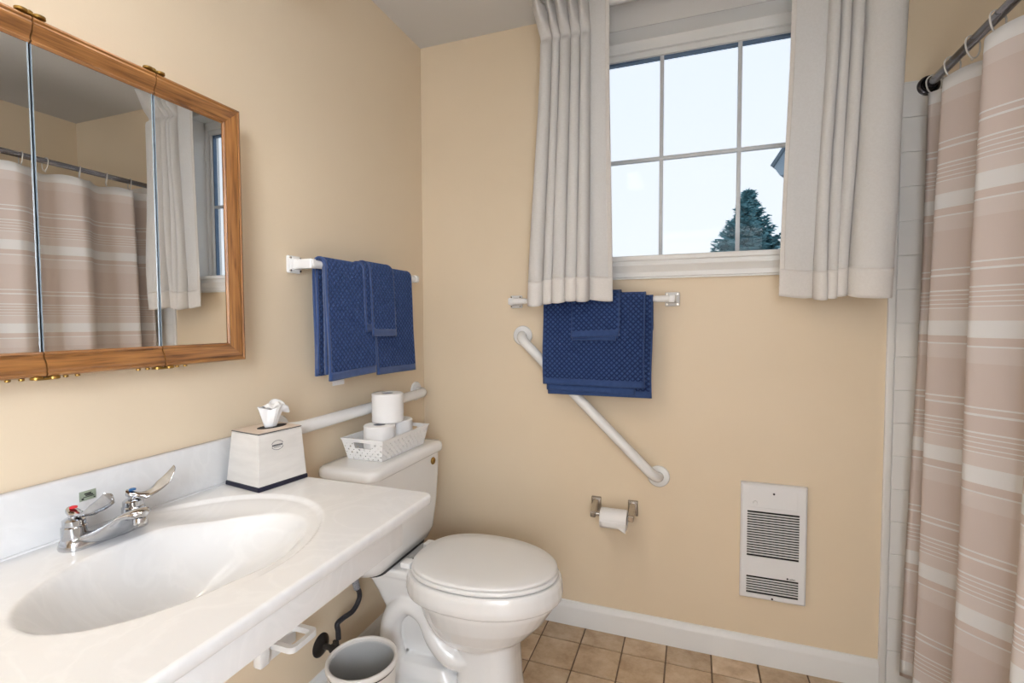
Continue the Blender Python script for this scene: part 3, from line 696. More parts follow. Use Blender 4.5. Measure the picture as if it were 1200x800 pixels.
# ------------------------------------------------------------------ bars
def bent_bar(bm, a, b_, off, nvec, r_, br=.05):
    """wall bar from foot a to foot b_, standing off along nvec, rounded elbows"""
    a, b_, nv = Vector(a), Vector(b_), Vector(nvec); d = (b_ - a).normalized(); pts = [a]
    for k in range(9):
        t_ = PI / 2 * k / 8; pts.append(a + nv * (off - br + br * math.sin(t_)) + d * (br * (1 - math.cos(t_))))
    for k in range(9):
        t_ = PI / 2 * (1 - k / 8); pts.append(b_ + nv * (off - br + br * math.sin(t_)) - d * (br * (1 - math.cos(t_))))
    pts.append(b_); tube(bm, pts, r_, 20)
def flange(bm, c, axis, r_): lathe(bm, [(r_, 0), (r_, .004), (r_ * .93, .008), (r_ * .5, .010)], c, axis, 32)
g1 = thing('grab_bar', 'white diagonal grab bar on the back wall below blue towels', 'grab bar', (.75, -.03, .65))
bm = NB(); bent_bar(bm, (.472, -.002, 1.185), (1.020, -.002, .650), .055, (0, -1, 0), .0195, .052); obj('bar', bm, 'white_enamel', g1, angle=70)
for c in ((.472, 0, 1.185), (1.020, 0, .650)):
    bm = NB(); flange(bm, c, '-y', .041); obj('flange', bm, 'white_enamel', g1)
g2 = thing('grab_bar', 'white horizontal grab bar on left wall behind the toilet tank', 'grab bar', (.03, -.5, .93))
bm = NB(); bent_bar(bm, (.002, -.845, .934), (.002, -.075, .942), .0545, (1, 0, 0), .0195, .052); obj('bar', bm, 'white_enamel', g2, angle=70)
for c in ((0, -.845, .934), (0, -.075, .942)):
    bm = NB(); flange(bm, c, 'x', .041); obj('flange', bm, 'white_enamel', g2)

def towel_bar(label, loc, horiz, pts, mapf):
    t = thing('towel_bar', label, 'towel bar', loc)
    a, b_, off, z_ = pts
    bm = NB(); tube(bm, [mapf(a + .01, off, z_), mapf(b_ - .01, off, z_)], .0095, 16); obj('bar', bm, 'white_enamel', t)
    for e_, sg in ((a, 1), (b_, -1)):
        bm = NB(); tmp = NB()
        loft(tmp, [[mapf(e_ + sx * h_, d_, z_ + sz * v_) for sx, sz in ((-1, -1), (1, -1), (1, 1), (-1, 1))] for h_, v_, d_ in ((.026, .026, .0), (.026, .026, .008), (.022, .022, .012), (.017, .017, .014), (.012, .013, .03), (.0125, .014, .045), (.0125, .014, off + .011), (.009, .010, off + .015))])
        bmesh.ops.bevel(tmp, geom=tmp.edges[:], offset=.003, segments=2, affect='EDGES', clamp_overlap=True); merge(bm, tmp)
        tube(bm, [mapf(e_, off, z_), mapf(e_ + sg * .035, off, z_), mapf(e_ + sg * .060, off, z_)], [.0135, .0125, .0115], 16)
        br = obj('bracket', bm, 'white_enamel', t, angle=35)
        for sx, sz in ((-1, -1), (1, -1), (1, 1), (-1, 1)):
            bm = NB(); tube(bm, [mapf(e_ + sx * .019, .010, z_ + sz * .019), mapf(e_ + sx * .019, .0145, z_ + sz * .019)], .0032, 10); obj('screw', bm, 'nickel', br)
    return t
mapL = lambda a, d, z_: Vector((d, a, z_))
mapB = lambda a, d, z_: Vector((a, -d, z_))
towel_bar('white towel bar on left wall holding two folded blue towels', (.03, -.48, 1.418), 'y', (-.772, -.185, .070, 1.418), mapL)
towel_bar('white towel bar on back wall, partly behind the left curtain', (.75, -.03, 1.325), 'x', (.445, 1.064, .062, 1.325), mapB)

def drape(bm, mapf, a0, a1, off, zc, r_, zf, zb, flare=.006, wav=.002, tilt=0.0, seed=0, hem=None, nu=24, spread=0.0):
    """cloth over a bar: front hangs to zf (zf + tilt at a1), back to zb"""
    rnd = random.Random(seed); p1, p2, p3 = rnd.uniform(0, 6), rnd.uniform(0, 6), rnd.uniform(0, 6)
    Lf = zc - zf; Lb = zc - zb; La = PI * r_; Lt = Lb + La + Lf
    s0, s1 = (0, Lt) if hem is None else hem(Lt)
    nv = max(4, int((s1 - s0) / .009))
    def f(u, v):
        s_ = s0 + (s1 - s0) * v; a = a0 + (a1 - a0) * u; k = 1.0
        if s_ < Lb: h = Lb - s_; d = off - r_ + .2 * flare * h / max(Lb, .01); z_ = zc - h; sg = 1
        elif s_ < Lb + La: t_ = (s_ - Lb) / r_; d = off - r_ * math.cos(t_); z_ = zc + r_ * math.sin(t_); h = 0
        else: h = s_ - Lb - La; h *= (1 + tilt * (u - .5)); d = off + r_ + flare * (h / max(Lf, .01)); z_ = zc - h
        d += wav * (h / .3) * (math.sin(a * 23 + p1) + .6 * math.sin(a * 41 + p2)) * .6
        a += .0025 * math.sin(z_ * 17 + p3) * (h / .3) + spread * (u - .5) * (h / max(Lf, .01))
        return mapf(a, d, z_)
    cells(bm, nu, nv, f, lambda u, v: ((a0 + (a1 - a0) * u), s0 + (s1 - s0) * v))
def towel(label, mapf, loc, layers, name='towel', cat='towel', tag=None, group=None):
    t = thing(name, label, cat, loc, group)
    for i, L in enumerate(layers):
        L = dict(L); th_ = L.pop('th', .006)
        bm = NB(); drape(bm, mapf, **L); o = solidify(obj('cloth', bm, 'towel_blue', t, recalc=False, angle=180), th_)
        hb = L.pop('hb', .022)
        L2 = dict(L); L2['hem'] = lambda Lt: (Lt - .024, Lt + .0008)
        bm = NB(); drape(bm, mapf, **L2); solidify(obj('hem', bm, 'towel_hem', t, recalc=False, angle=180), th_ + .0022)
        for sgn in (0, 1):
            L3 = dict(L); w = .005
            if sgn == 0: L3['a1'] = L['a0'] + w; L3['a0'] = L['a0'] - .0006
            else: L3['a0'] = L['a1'] - w; L3['a1'] = L['a1'] + .0006
            L3['nu'] = 1; L3['tilt'] = 0; 
            Lf = L['zc'] - L['zf']; L3['zf'] = L['zc'] - Lf * (1 + L.get('tilt', 0) * (-.5 if sgn == 0 else .5)); L3['spread'] = 0
            bm = NB(); drape(bm, mapf, **L3); solidify(obj('edge_binding', bm, 'towel_hem', t, recalc=False, angle=180), th_ + .0014)
    return t
LZ = 1.418; LO = .070
t1 = towel('folded dark blue quilted towel, nearer one on left wall bar, with white tag', mapL, (LO, -.62, LZ),
      [dict(a0=-.735, a1=-.508, off=LO, zc=LZ, r_=.0135, zf=1.085, zb=1.085, flare=.004, wav=.001, seed=1, th=.007),
       dict(a0=-.738, a1=-.505, off=LO, zc=LZ, r_=.0225, zf=1.068, zb=1.078, flare=.010, wav=.0014, seed=2, th=.007, tilt=-.015)])
bm = NB(); rbox(bm, LO + .010, LO + .011, -.700, -.645, 1.045, 1.085); obj('care_tag', bm, 'paper', t1, smooth=False)
towel('folded dark blue quilted towel, farther one on left wall bar next the corner', mapL, (LO, -.37, LZ),
      [dict(a0=-.495, a1=-.262, off=LO, zc=LZ, r_=.0135, zf=1.075, zb=1.085, flare=.004, wav=.001, seed=3, th=.007),
       dict(a0=-.500, a1=-.255, off=LO, zc=LZ, r_=.0225, zf=1.058, zb=1.078, flare=.012, wav=.0018, seed=4, th=.007, tilt=.012)])
towel('small blue washcloth hanging over the two towels on left wall bar', mapL, (LO, -.47, LZ),
      [dict(a0=-.560, a1=-.440, off=LO, zc=LZ, r_=.029, zf=1.215, zb=1.26, flare=.006, wav=.001, seed=5, th=.004, tilt=-.03),
       dict(a0=-.532, a1=-.395, off=LO, zc=LZ, r_=.0345, zf=1.195, zb=1.25, flare=.010, wav=.0012, seed=6, th=.004, tilt=.02)], 'washcloth', 'washcloth')
BZ_ = 1.325; BO = .062
towel('large folded blue towel on back wall bar above the diagonal grab bar', mapB, (.79, -BO, BZ_),
      [dict(a0=.606, a1=.998, off=BO, zc=BZ_, r_=.0125, zf=.962, zb=1.21, flare=.014, wav=.0006, seed=11, th=.006, tilt=.0),
       dict(a0=.600, a1=.936, off=BO, zc=BZ_, r_=.0185, zf=.975, zb=1.21, flare=.014, wav=.0006, seed=12, th=.005, tilt=.02),
       dict(a0=.588, a1=.972, off=BO, zc=BZ_, r_=.0245, zf=1.000, zb=1.21, flare=.016, wav=.001, seed=13, th=.006, tilt=.01)])
towel('small blue washcloth hanging over the large towel on back wall bar', mapB, (.79, -BO, BZ_),
      [dict(a0=.705, a1=.870, off=BO, zc=BZ_, r_=.0305, zf=1.172, zb=1.2, flare=.010, wav=.001, seed=14, th=.004, tilt=.0),
       dict(a0=.702, a1=.882, off=BO, zc=BZ_, r_=.0355, zf=1.186, zb=1.2, flare=.012, wav=.001, seed=15, th=.004, tilt=-.06)], 'washcloth', 'washcloth')

# ------------------------------------------------------------------ toilet paper holder
th = thing('paper_holder', 'chrome toilet paper holder on back wall under the grab bar', 'paper holder', (.855, -.03, .53))
for x_ in (.782, .925):
    bm = NB(); tmp = NB()
    sec = [(.019, .030, .515, .0), (.019, .030, .515, .008), (.016, .027, .515, .012), (.012, .022, .512, .014)]
    loft(tmp, [[(x_ + sx * hx, -d_, zc + sz * hz) for sx, sz in ((-1, -1), (1, -1), (1, 1), (-1, 1))] for hx, hz, zc, d_ in sec])
    bmesh.ops.bevel(tmp, geom=tmp.edges[:], offset=.002, segments=2, affect='EDGES', clamp_overlap=True); merge(bm, tmp)
    tmp = NB(); loft(tmp, [[(x_ + sx * hx, -d_, zc + sz * hz) for sx, sz in ((-1, -1), (1, -1), (1, 1), (-1, 1))] for hx, hz, zc, d_ in ((.011, .020, .517, .012), (.010, .017, .511, .045), (.0105, .012, .503, .070), (.0105, .012, .500, .082), (.008, .009, .500, .085))])
    bmesh.ops.bevel(tmp, geom=tmp.edges[:], offset=.002, segments=2, affect='EDGES', clamp_overlap=True); merge(bm, tmp)
    obj('post', bm, 'nickel', th, angle=30)
bm = NB(); tube(bm, [(.790, -.072, .500), (.917, -.072, .500)], .0075, 16); tube(bm, [(.790, -.072, .500), (.806, -.072, .500)], .0085, 16); obj('roller', bm, 'chrome', th)
tr_ = thing('toilet_roll', 'part used toilet roll hanging on the chrome holder on back wall', 'toilet roll', (.862, -.072, .492))
bm = NB(); rr = .0375; RZ = .4905
lathe(bm, [(.0195, .811), (rr - .002, .811), (rr, .813), (rr, .909), (rr - .002, .911), (.0195, .911), (.0195, .811)], (0, -.072, RZ), 'x', 40, cap=False)
obj('paper', bm, 'paper', tr_)
bm = NB(); cells(bm, 10, 10, lambda u, v: (.814 + .095 * u, -.072 - rr * math.cos(v * .55) - .0008, RZ - rr * math.sin(v * .55) - (.016 * v * max(0, (u - .7) / .3) ** .7) - .004 * v)); solidify(obj('loose_sheet', bm, 'paper', tr_, recalc=False, angle=180), .0006)
bm = NB(); lathe(bm, [(.0194, .8115), (.0194, .9105), (.018, .9105), (.018, .8115), (.0194, .8115)], (0, -.072, RZ), 'x', 28, cap=False); obj('core', bm, 'cardboard_core', tr_)

# ------------------------------------------------------------------ wall heater
hx0, hx1, hz0, hz1 = 1.307, 1.5175, .2455, .664
ht = thing('wall_heater', 'white recessed wall heater with black louvred grilles on back wall', 'heater', ((hx0 + hx1) / 2, 0, hz0))
hw, hh = hx1 - hx0, hz1 - hz0
gx_0, gx_1 = hx0 + .10 * hw, hx0 + .885 * hw
g1z1, g1z0 = hz1 - .235 * hh, hz1 - .628 * hh; g2z1, g2z0 = hz1 - .80 * hh, hz1 - .952 * hh
bm = NB(); D0, D1 = -.022, -.0195
# face plate with two openings
for (a, b_, c, d) in ((hx0 + .006, gx_0, hz0 + .006, hz1 - .006), (gx_1, hx1 - .006, hz0 + .006, hz1 - .006), (gx_0, gx_1, g1z1, hz1 - .006), (gx_0, gx_1, g2z1, g1z0), (gx_0, gx_1, hz0 + .006, g2z0)): rbox(bm, a, b_, D0, D1, c, d)
loft(bm, [[(a, y_, c) for a, c in ((hx0 + q, hz0 + q), (hx1 - q, hz0 + q), (hx1 - q, hz1 - q), (hx0 + q, hz1 - q))] for q, y_ in ((0, 0), (0, -.014), (.0015, -.0185), (.006, -.022))], cap=False)
obj('cover', bm, 'heater_enamel', ht, smooth=False)
bm = NB(); rbox(bm, gx_0 - .004, gx_1 + .004, -.010, -.006, hz0 + .008, g1z1 + .004); obj('recess', bm, 'dark_void', ht, smooth=False)
def slats(z0_, z1_, n_):
    p = (z1_ - z0_) / n_
    bm = NB(); rbox(bm, gx_0 - .001, gx_1 + .001, -.0222, -.0185, 0, p * .40); fix(bm)
    bmesh.ops.translate(bm, verts=bm.verts[:], vec=(-ht.location.x, 0, 0))
    me = bpy.data.meshes.new('slat'); bm.to_mesh(me); bm.free(); me.materials.append(M['heater_enamel'])
    for k in range(n_):
        if k == 0: continue
        o = bpy.data.objects.new('slat', me); C.objects.link(o); o.parent = ht; o.location = (0, 0, z0_ + p * k - p * .20 - ht.location.z)
slats(g1z0, g1z1, 18); slats(g2z0, g2z1, 7)
bm = NB(); cz0, cz1 = hz1 - .205 * hh, hz1 - .02 * hh
for (a, b_, c, d) in ((gx_0 + .006, gx_0 + .0075, cz0, cz1), (gx_1 - .0075, gx_1 - .006, cz0, cz1), (gx_0 + .006, gx_1 - .006, cz0, cz0 + .0015)): rbox(bm, a, b_, -.0235, -.021, c, d)
obj('control_cover', bm, 'heater_enamel', ht)
bm = NB(); lathe(bm, [(.008, .020), (.008, .0245), (.0065, .026), (0, .026)], (hx0 + .22 * hw, 0, hz1 - .165 * hh), '-y', 20); obj('knob', bm, 'heater_enamel', ht)
for zz in (hz1 - .075 * hh, hz0 + .022 * hh):
    bm = NB(); lathe(bm, [(.0035, .0205), (.0035, .0235), (.002, .0242)], ((hx0 + hx1) / 2, 0, zz), '-y', 12); obj('screw', bm, 'ink', ht)
# maker's mark above the lower grille
bm = NB(); lathe(bm, [(.0032, .0218), (.0032, .0224), (0, .0224)], (gx_1 - .034, 0, g2z1 + .0065), '-y', 14)
obj('emblem', bm, 'ink', ht, smooth=False)
cu = bpy.data.curves.new('lettering', 'FONT'); cu.body = 'uellet'; cu.size = .0085; cu.extrude = .0002
tmpo = bpy.data.objects.new('tmp_text', cu); C.objects.link(tmpo)
dg = bpy.context.evaluated_depsgraph_get(); me = bpy.data.meshes.new_from_object(tmpo.evaluated_get(dg)); bpy.data.objects.remove(tmpo)
me.transform(Matrix.Rotation(PI / 2, 4, 'X')); me.name = 'lettering'; me.materials.clear(); me.materials.append(M['ink'])
o = bpy.data.objects.new('lettering', me); C.objects.link(o); o.parent = ht; o.location = Vector((gx_1 - .0295, -.0224, g2z1 + .0038)) - ht.location

# ------------------------------------------------------------------ window drapes and their rod
cr2 = thing('curtain_rod', 'white traverse curtain rod above the window', 'curtain rod', (1.15, -.05, 2.40))
bm = NB(); rbox(bm, .60, 1.72, -.088, -.072, 2.402, 2.428, .003); obj('rod', bm, 'white_enamel', cr2)
for x_ in (.62, 1.15, 1.70):
    bm = NB(); rbox(bm, x_ - .012, x_ + .012, -.078, .0 if abs(x_ - 1.15) > .5 else -.0065, 2.404, 2.424, .002); obj('bracket', bm, 'white_enamel', cr2)
def window_drape(label, xb, xt, folds, side, ztop=2.425, zbot=1.32, yc=-.112, seed=0):
    """pinch pleated panel; xb / xt: x range at hem / at the pinch; folds: (u start, u end, depth at hem, depth at pinch)"""
    t = thing('curtain', label, 'curtain', ((xb[0] + xb[1]) / 2, yc, ztop))
    rnd = random.Random(seed); zp = 2.307; ph_ = [rnd.uniform(0, 6) for _ in range(12)]
    def f(u, v):
        z_ = zbot + (ztop - zbot) * v
        g = sm(zbot, zp, z_); hd = max(0, (z_ - zp) / (ztop - zp)); pin = math.exp(-((z_ - zp) / .020) ** 2)
        x0_ = xb[0] + (xt[0] - xb[0]) * g; x1_ = xb[1] + (xt[1] - xb[1]) * g
        if side < 0: x0_ -= .030 * hd
        else: x1_ += .030 * hd
        for i, (a, b_, d0, d1) in enumerate(folds):
            if a <= u <= b_ or i == len(folds) - 1: break
        q = (u - a) / (b_ - a); q = min(max(q, 0), 1)
        d = d0 * (1 - g) + d1 * g
        d *= 1 + .25 * math.sin(z_ * 5 + ph_[i]) * (1 - g)
        if hd: d = d1 * (1 + .9 * hd) if d1 > .006 else d1
        hump = math.sin(PI * q) ** .75
        d *= 1 - .60 * pin * (1 if d1 > .006 else 0)
        if d1 > .006: hump = hump * (1 - .35 * pin * math.sin(PI * q)) - .35 * hd * math.sin(2 * PI * q) ** 2
        y_ = yc - d * hump - .006 * sm(0, 1, (zp - z_) / .9) * math.sin(u * 6 + seed)
        lap = .30 * (b_ - a) * (-math.sin(2 * PI * q)) * (1 if d0 > .012 else 0) * (1 - .5 * g)
        sway = .006 * math.sin(z_ * 4.5 + ph_[i]) * (1 - g) * math.sin(PI * q)
        xx = x0_ + (x1_ - x0_) * (u + lap * .6) + sway
        z2 = z_ + (-.010 * hump * d / .04 + .006 * math.sin(u * 7 + seed)) * (1 - v) * (1 - g)
        return (xx, y_, z2)
    NU, NV = 300, 90
    hz = .088 / (ztop - zbot)
    bm = NB(); cells(bm, NU, NV, f); solidify(obj('panel', bm, 'drape_linen', t, recalc=False, angle=180), .0022)
    bm = NB(); cells(bm, NU, 8, lambda u, v: f(u, v * hz - .0015 * (1 - v))); solidify(obj('hem', bm, 'drape_hem', t, recalc=False, angle=180), .0042)
    rng = (.945, 1.0) if side < 0 else (0., .045)
    bm = NB(); cells(bm, 6, 60, lambda u, v: f(rng[0] + (rng[1] - rng[0]) * u, v)); solidify(obj('side_hem', bm, 'drape_hem', t, recalc=False, angle=180), .0040)
    return t
window_drape('off white pinch pleated curtain on left side of window', (.541, .857), (.585, .842),
             [(0, .18, .060, .036), (.18, .30, .040, .032), (.30, .46, .054, .038), (.46, .60, .042, .034), (.60, .735, .046, .034), (.735, 1.0, .008, .004)], -1, seed=4, zbot=1.325)
window_drape('off white pinch pleated curtain on right side of window by the shower', (1.403, 1.700), (1.425, 1.735),
             [(0, .33, .008, .004), (.33, .435, .040, .034), (.435, .53, .034, .030), (.53, .64, .040, .034), (.64, 1.0, .068, .048)], 1, seed=9, zbot=1.325)

# ------------------------------------------------------------------ shower rod, rings, curtain
RXX, RZZ = 1.826, 1.982
rd = thing('shower_rod', 'dark chrome shower curtain rod running along the tub', 'shower rod', (RXX, -1.2, RZZ))
bm = NB(); tube(bm, [(RXX, -.004, RZZ), (RXX, FY + .001, RZZ)], .0125, 20); obj('rod', bm, 'steel_rod', rd)
for y_, ax in ((-.005, '-y'), (FY, 'y')):
    bm = NB(); lathe(bm, [(.030, 0), (.030, .006), (.028, .010), (.024, .012), (.019, .009), (.017, .011), (.017, .032), (.0130, .036)], (RXX, y_ if ax == '-y' else y_, RZZ), ax, 32)
    if ax == '-y':
        for v in bm.verts: v.co.y += -.0035
    obj('flange', bm, 'dark_metal', rd, angle=30)
sc = thing('shower_curtain', 'beige and white striped fabric shower curtain hanging along the tub', 'shower curtain', (RXX, -1.2, 1.94))
peaks = [-.075, -.185, -.415, -.66, -.90, -1.14, -1.40, -1.66, -1.92, -2.18, -2.44, -2.66]   # fold crests facing the room
def fold(y_, v):
    """x offset of the cloth, crest of each fold towards the room"""
    for a, b_ in zip(peaks, peaks[1:]):
        if b_ <= y_ <= a:
            q = (a - y_) / (a - b_)
            # sharp crest near a, slanting back towards b
            return 1 - .5 * (1 - math.cos(2 * PI * q ** .8))
    return .3
CZT, CZB = 1.942, .10
rp = random.Random(5)
def scf(u, v):
    s_ = u; y_ = -.062 + (FY + .06 + .062) * s_
    z_ = CZB + (CZT - CZB) * v
    f_ = fold(y_, v)
    A = (.034 + .026 * (1 - v))
    x_ = RXX + .012 - A * (2 * f_ - 1) + .004 * math.sin(y_ * 31 + z_ * 3)
    # the crest laps sideways over the next panel
    y2 = y_ + .030 * (f_ ** 2) * (.55 + .45 * (1 - v)) * (1 if y_ < -.15 else .2)
    y2 = min(y2, -.016)
    zz = z_ - (.010 * (1 - math.cos(2 * PI * (y_ / .115))) * .5 * v ** 30)
    return (x_, y2, zz)
bm = NB(); cells(bm, 520, 60, scf, lambda u, v: (u * 2.7, CZB + (CZT - CZB) * v)); solidify(obj('cloth', bm, 'shower_cloth', sc, recalc=False, angle=180), .0012)
ring_src = None
ORD = ['nearest the back wall', 'second from the back wall', 'third from the back wall', 'fourth from the back wall', 'fifth from the back wall', 'sixth from the back wall', 'seventh from the back wall', 'eighth from the back wall', 'ninth from the back wall', 'tenth from the back wall', 'eleventh from the back wall']
for k in range(11):
    y_ = -.055 - .115 * k
    if y_ < FY + .08: break
    if ring_src is None:
        rg_ = thing('curtain_ring', 'clear plastic curtain ring on dark rod, ' + ORD[0], 'ring', (RXX, y_, RZZ), 'shower curtain rings')
        bm = NB(); pts = []
        for q in range(24):
            a = 2 * PI * q / 24; pts.append((RXX + .0215 * math.cos(a), y_ + .003 * math.sin(a), RZZ - .007 + .0225 * math.sin(a) if math.sin(a) > -.2 else RZZ - .007 + .0225 * math.sin(a) * 1.7))
        pts.append(pts[0]); tube(bm, pts, .0021, 8, cap=False); obj('loop', bm, 'clear_plastic', rg_)
        bm = NB(); bmesh.ops.create_uvsphere(bm, u_segments=10, v_segments=6, radius=.0042); bmesh.ops.translate(bm, verts=bm.verts[:], vec=(RXX, y_, RZZ - .046)); obj('bead', bm, 'clear_plastic', rg_)
        ring_src = rg_
    else:
        c = copy_tree(ring_src); c.location = (RXX, y_ + rp.uniform(-.015, .015), RZZ); c.rotation_euler = (0, 0, rp.uniform(-.5, .5)); c['label'] = 'clear plastic curtain ring on dark rod, ' + ORD[k]
# bathtub behind the curtain
tub = thing('bathtub', 'white bathtub behind the striped shower curtain', 'bathtub', (2.2, -.9, 0))
bm = NB(); xc, yc, hx, hy = 2.2275, -.9, .3095, .88
loft(bm, [rrect(xc, yc, hx + a, hy + b_, r_, z_, 6) for a, b_, r_, z_ in ((-.002, 0, .012, .001), (-.002, 0, .012, .37), (0, 0, .015, .385), (0, 0, .015, .40), (-.05, -.06, .10, .40), (-.06, -.07, .11, .385), (-.10, -.14, .12, .12), (-.16, -.22, .12, .09))]); obj('shell', bm, 'porcelain', tub, angle=50)

# ------------------------------------------------------------------ waste bin
bn = thing('waste_bin', 'round off white waste bin on the floor beside the toilet', 'bin', (.230, -.775, 0))
bx, by = .2315, -.775
bm = NB(); lathe(bm, [(.082, .001), (.084, .004), (.0985, .236), (.0965, .238), (.0815, .012), (0, .010)], (bx, by, 0), 'z', 48, cap=False); bmesh.ops.contextual_create(bm, geom=[]) if False else None
lathe(bm, [(.082, .001), (0, .001)], (bx, by, 0), 'z', 48, cap=False)
obj('body', bm, 'bin_plastic', bn, angle=40)
bm = NB(); lathe(bm, [(.0978, .236), (.1, .2365), (.1, .240), (.0978, .2405)], (bx, by, 0), 'z', 48, cap=False); obj('groove', bm, 'ink', bn)
bm = NB(); lathe(bm, [(.0985, .2405), (.1025, .242), (.1035, .248), (.1025, .256), (.099, .259), (.0945, .258), (.0925, .254), (.0925, .244), (.0945, .240), (.0985, .2405)], (bx, by, 0), 'z', 48, cap=False); obj('rim', bm, 'bin_plastic', bn, angle=60)
bm = NB(); lathe(bm, [(.0925, .246), (.0955, .236), (.081, .014), (.0, .0125)], (bx, by, 0), 'z', 48, cap=False); solidify(obj('liner', bm, 'bin_inside', bn, angle=40), .001)

# ------------------------------------------------------------------ supply valve and hose, wall bracket
sv = thing('supply_valve', 'black round escutcheon and stop valve on left wall behind bin', 'valve', (0, -.685, .186))
bm = NB(); lathe(bm, [(.037, 0), (.037, .003), (.030, .009), (.016, .013), (.012, .014)], (0, -.685, .186), 'x', 32); obj('escutcheon', bm, 'black_iron', sv)
bm = NB(); tube(bm, [(.008, -.685, .186), (.075, -.685, .186)], .009, 14); lathe(bm, [(.014, .045), (.015, .05), (.015, .075), (.010, .08)], (0, -.685, .186), 'x', 20); rbox(bm, .052, .072, -.69, -.68, .186, .215, .003); obj('valve_body', bm, 'black_iron', sv)
hs_ = thing('supply_hose', 'black flexible supply hose with braided end rising to the toilet tank', 'hose', (.062, -.68, .2))
hp = [(.062, -.672, .210), (.058, -.668, .235), (.055, -.668, .258), (.056, -.640, .262), (.060, -.595, .262), (.062, -.565, .285), (.062, -.562, .310), (.062, -.575, .333)]
bm = NB(); tube(bm, smooth_path(hp, 6), .0085, 14); obj('hose', bm, 'rubber_hose', hs_)
bm = NB(); tube(bm, [(.062, -.5745, .331), (.062, -.585, .37), (.062, -.60, .425)], .0115, 14); obj('braided_sleeve', bm, 'braid', hs_)
wb = thing('wall_bracket', 'white plastic loop bracket on left wall under the counter', 'bracket', (.0, -.86, .30))
bm = NB(); rbox(bm, 0, .012, -.925, -.80, .275, .345, .004); obj('back_plate', bm, 'white_plastic', wb)
bm = NB()
outer = rrect(.053, -.855, .047, .052, .018, 0, 6); inner = rrect(.053, -.855, .033, .036, .010, 0, 6)
zt_, zb_ = .335, .318
for A_, B_ in (((outer, zt_), (inner, zt_)), ((inner, zt_), (inner, zb_)), ((inner, zb_), (outer, zb_)), ((outer, zb_), (outer, zt_))):
    loft(bm, [[(p[0], p[1], A_[1]) for p in A_[0]], [(p[0], p[1], B_[1]) for p in B_[0]]], cap=False)
obj('loop', bm, 'white_plastic', wb, angle=30)
bm = NB(); rbox(bm, .0, .022, -.84, -.825, .318, .35, .004); obj('clip', bm, 'white_plastic', wb)
bm = NB(); rbox(bm, .0, .03, -.95, -.915, .285, .335, .006); obj('foot', bm, 'white_plastic', wb)

# ------------------------------------------------------------------ outside: spruce, neighbour's eave, ground
bm = NB(); rbox(bm, -40, 40, .4, 80, -3.3, -3.0); struct('ground', bm, 'pale_bounce_ground', smooth=False)
tx, ty, ztop = 2.67, 15.0, 5.19
sp_ = thing('spruce_tree', 'blue green spruce tree top beyond the window', 'tree', (tx, ty, -3.0))
bm = NB(); tube(bm, [(tx, ty, -3.0), (tx, ty, 1.0), (tx, ty, ztop - .15)], [.16, .09, .012], 8); obj('trunk', bm, 'bark', sp_)
rs = random.Random(12); V = []; F = []
def needle_spray(c, d, ln, w):
    # a stubby tuft: three crossed slivers
    d = d.normalized(); s1_ = d.orthogonal().normalized(); s2_ = d.cross(s1_)
    for k in range(3):
        a = PI * k / 3 + rs.uniform(0, 1); s_ = s1_ * math.cos(a) + s2_ * math.sin(a)
        i = len(V); V.extend([c - s_ * w * .4, c + s_ * w * .4, c + d * ln + s_ * w * .12, c + d * ln - s_ * w * .12]); F.append((i, i + 1, i + 2, i + 3))
z_ = ztop - .05; lev = 0
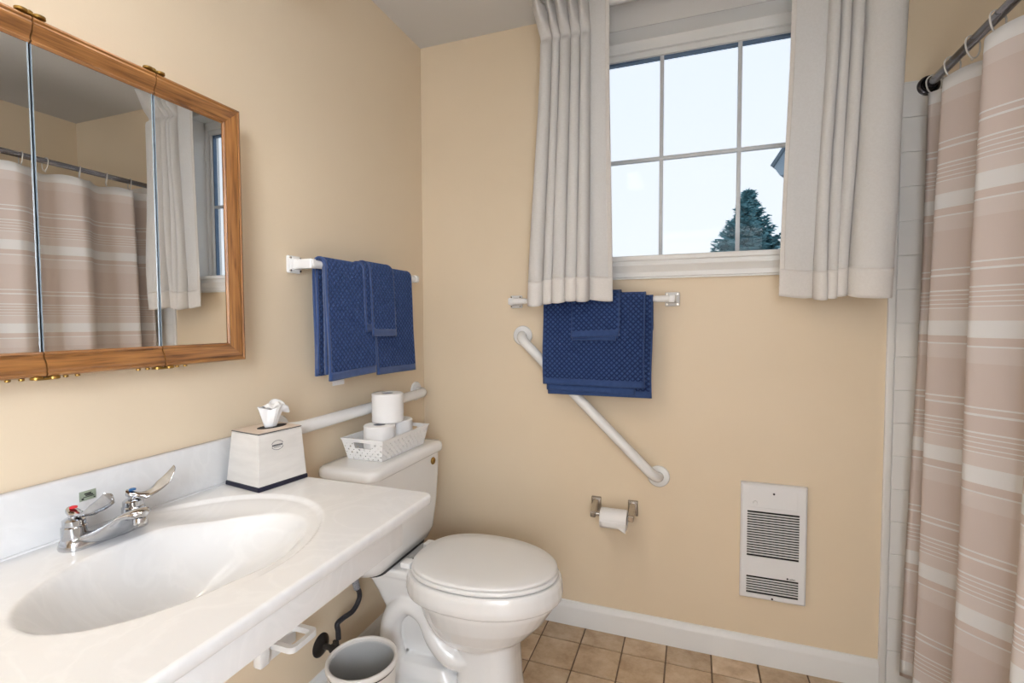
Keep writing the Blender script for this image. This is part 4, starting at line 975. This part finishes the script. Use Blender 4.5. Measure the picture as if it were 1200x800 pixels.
while z_ > .8:
    h = ztop - z_; rad = min(.07 + .50 * h, 2.0) ; nb = int(9 + min(h * 4, 9))
    a0 = rs.uniform(0, 6)
    for k in range(nb):
        a = a0 + 2 * PI * k / nb + rs.uniform(-.25, .25); L = rad * rs.uniform(.62, 1.12)
        dirn = Vector((math.cos(a), math.sin(a), 0)); st_ = Vector((tx, ty, z_ + rs.uniform(-.04, .04)))
        npt = max(4, int(L / .045))
        for q in range(npt):
            s_ = (q + .5) / npt; p = st_ + dirn * (L * s_) + Vector((0, 0, L * (-.16 * s_ + .34 * s_ * s_)))
            lw = L * .42 * (1 - s_) ** .8 + .05
            for sgn in (-1, 1):
                sd_ = Vector((-dirn.y, dirn.x, 0)) * sgn
                for m_ in range(max(1, int(lw / .10))):
                    c = p + sd_ * (.08 * m_) + Vector((0, 0, -.25 * .08 * m_ + rs.uniform(-.05, .06)))
                    needle_spray(c, sd_ + dirn * .8 + Vector((0, 0, rs.uniform(-.2, .35))), rs.uniform(.10, .20), .075)
            needle_spray(p, dirn + Vector((0, 0, rs.uniform(.0, .5))), .13, .05)
    z_ -= .085 + .05 * min(h, 1.5)
for k in range(30):
    needle_spray(Vector((tx, ty, ztop - .3 + .011 * k)), Vector((rs.uniform(-1, 1), rs.uniform(-1, 1), 1.2)), .11, .04)
o_ = sp_.location
me = bpy.data.meshes.new('foliage'); me.from_pydata([tuple(v - o_) for v in V], [], F); me.materials.append(M['spruce'])
o = bpy.data.objects.new('foliage', me); C.objects.link(o); o.parent = sp_

nb_ = thing('neighbour_roof', 'blue grey gable eave of the next house beyond the window', 'roof', (2.6, 5.0, -3.0))
bm = NB()
# only the overhanging gable end comes into view; the house runs away to the right behind the drape
def ext(poly, y0_, y1_): return [[(x_ + .42 * (y_ - y0_), y_, z_) for x_, z_ in poly] for y_ in (y0_, y1_)]
loft(bm, ext([(2.45, -3.0), (3.6, -3.0), (3.6, 5.2), (2.45, 3.35)], 4.9, 8.5)); obj('wall', bm, 'eave_paint', nb_, smooth=False)
bm = NB()
for k in range(40):
    zz = -2.9 + .2 * k; xr = 3.55
    xl = 2.46 if zz < 3.2 else 2.46 + (zz - 3.2) * .62
    if xl < xr - .1: rbox(bm, xl, xr, 4.86, 4.90, zz, zz + .17)
obj('siding', bm, 'eave_paint', nb_, smooth=False, kind='stuff')
bm = NB(); loft(bm, ext([(2.00, 3.02), (2.06, 2.925), (2.50, 2.925), (3.7, 5.0), (3.7, 5.75)], 4.6, 8.8)); obj('fascia', bm, 'eave_paint', nb_, smooth=False)
bm = NB(); loft(bm, ext([(1.98, 3.025), (3.7, 5.76), (3.7, 5.82), (1.955, 3.035)], 4.56, 8.85)); obj('shingles', bm, 'shingle', nb_, smooth=False)
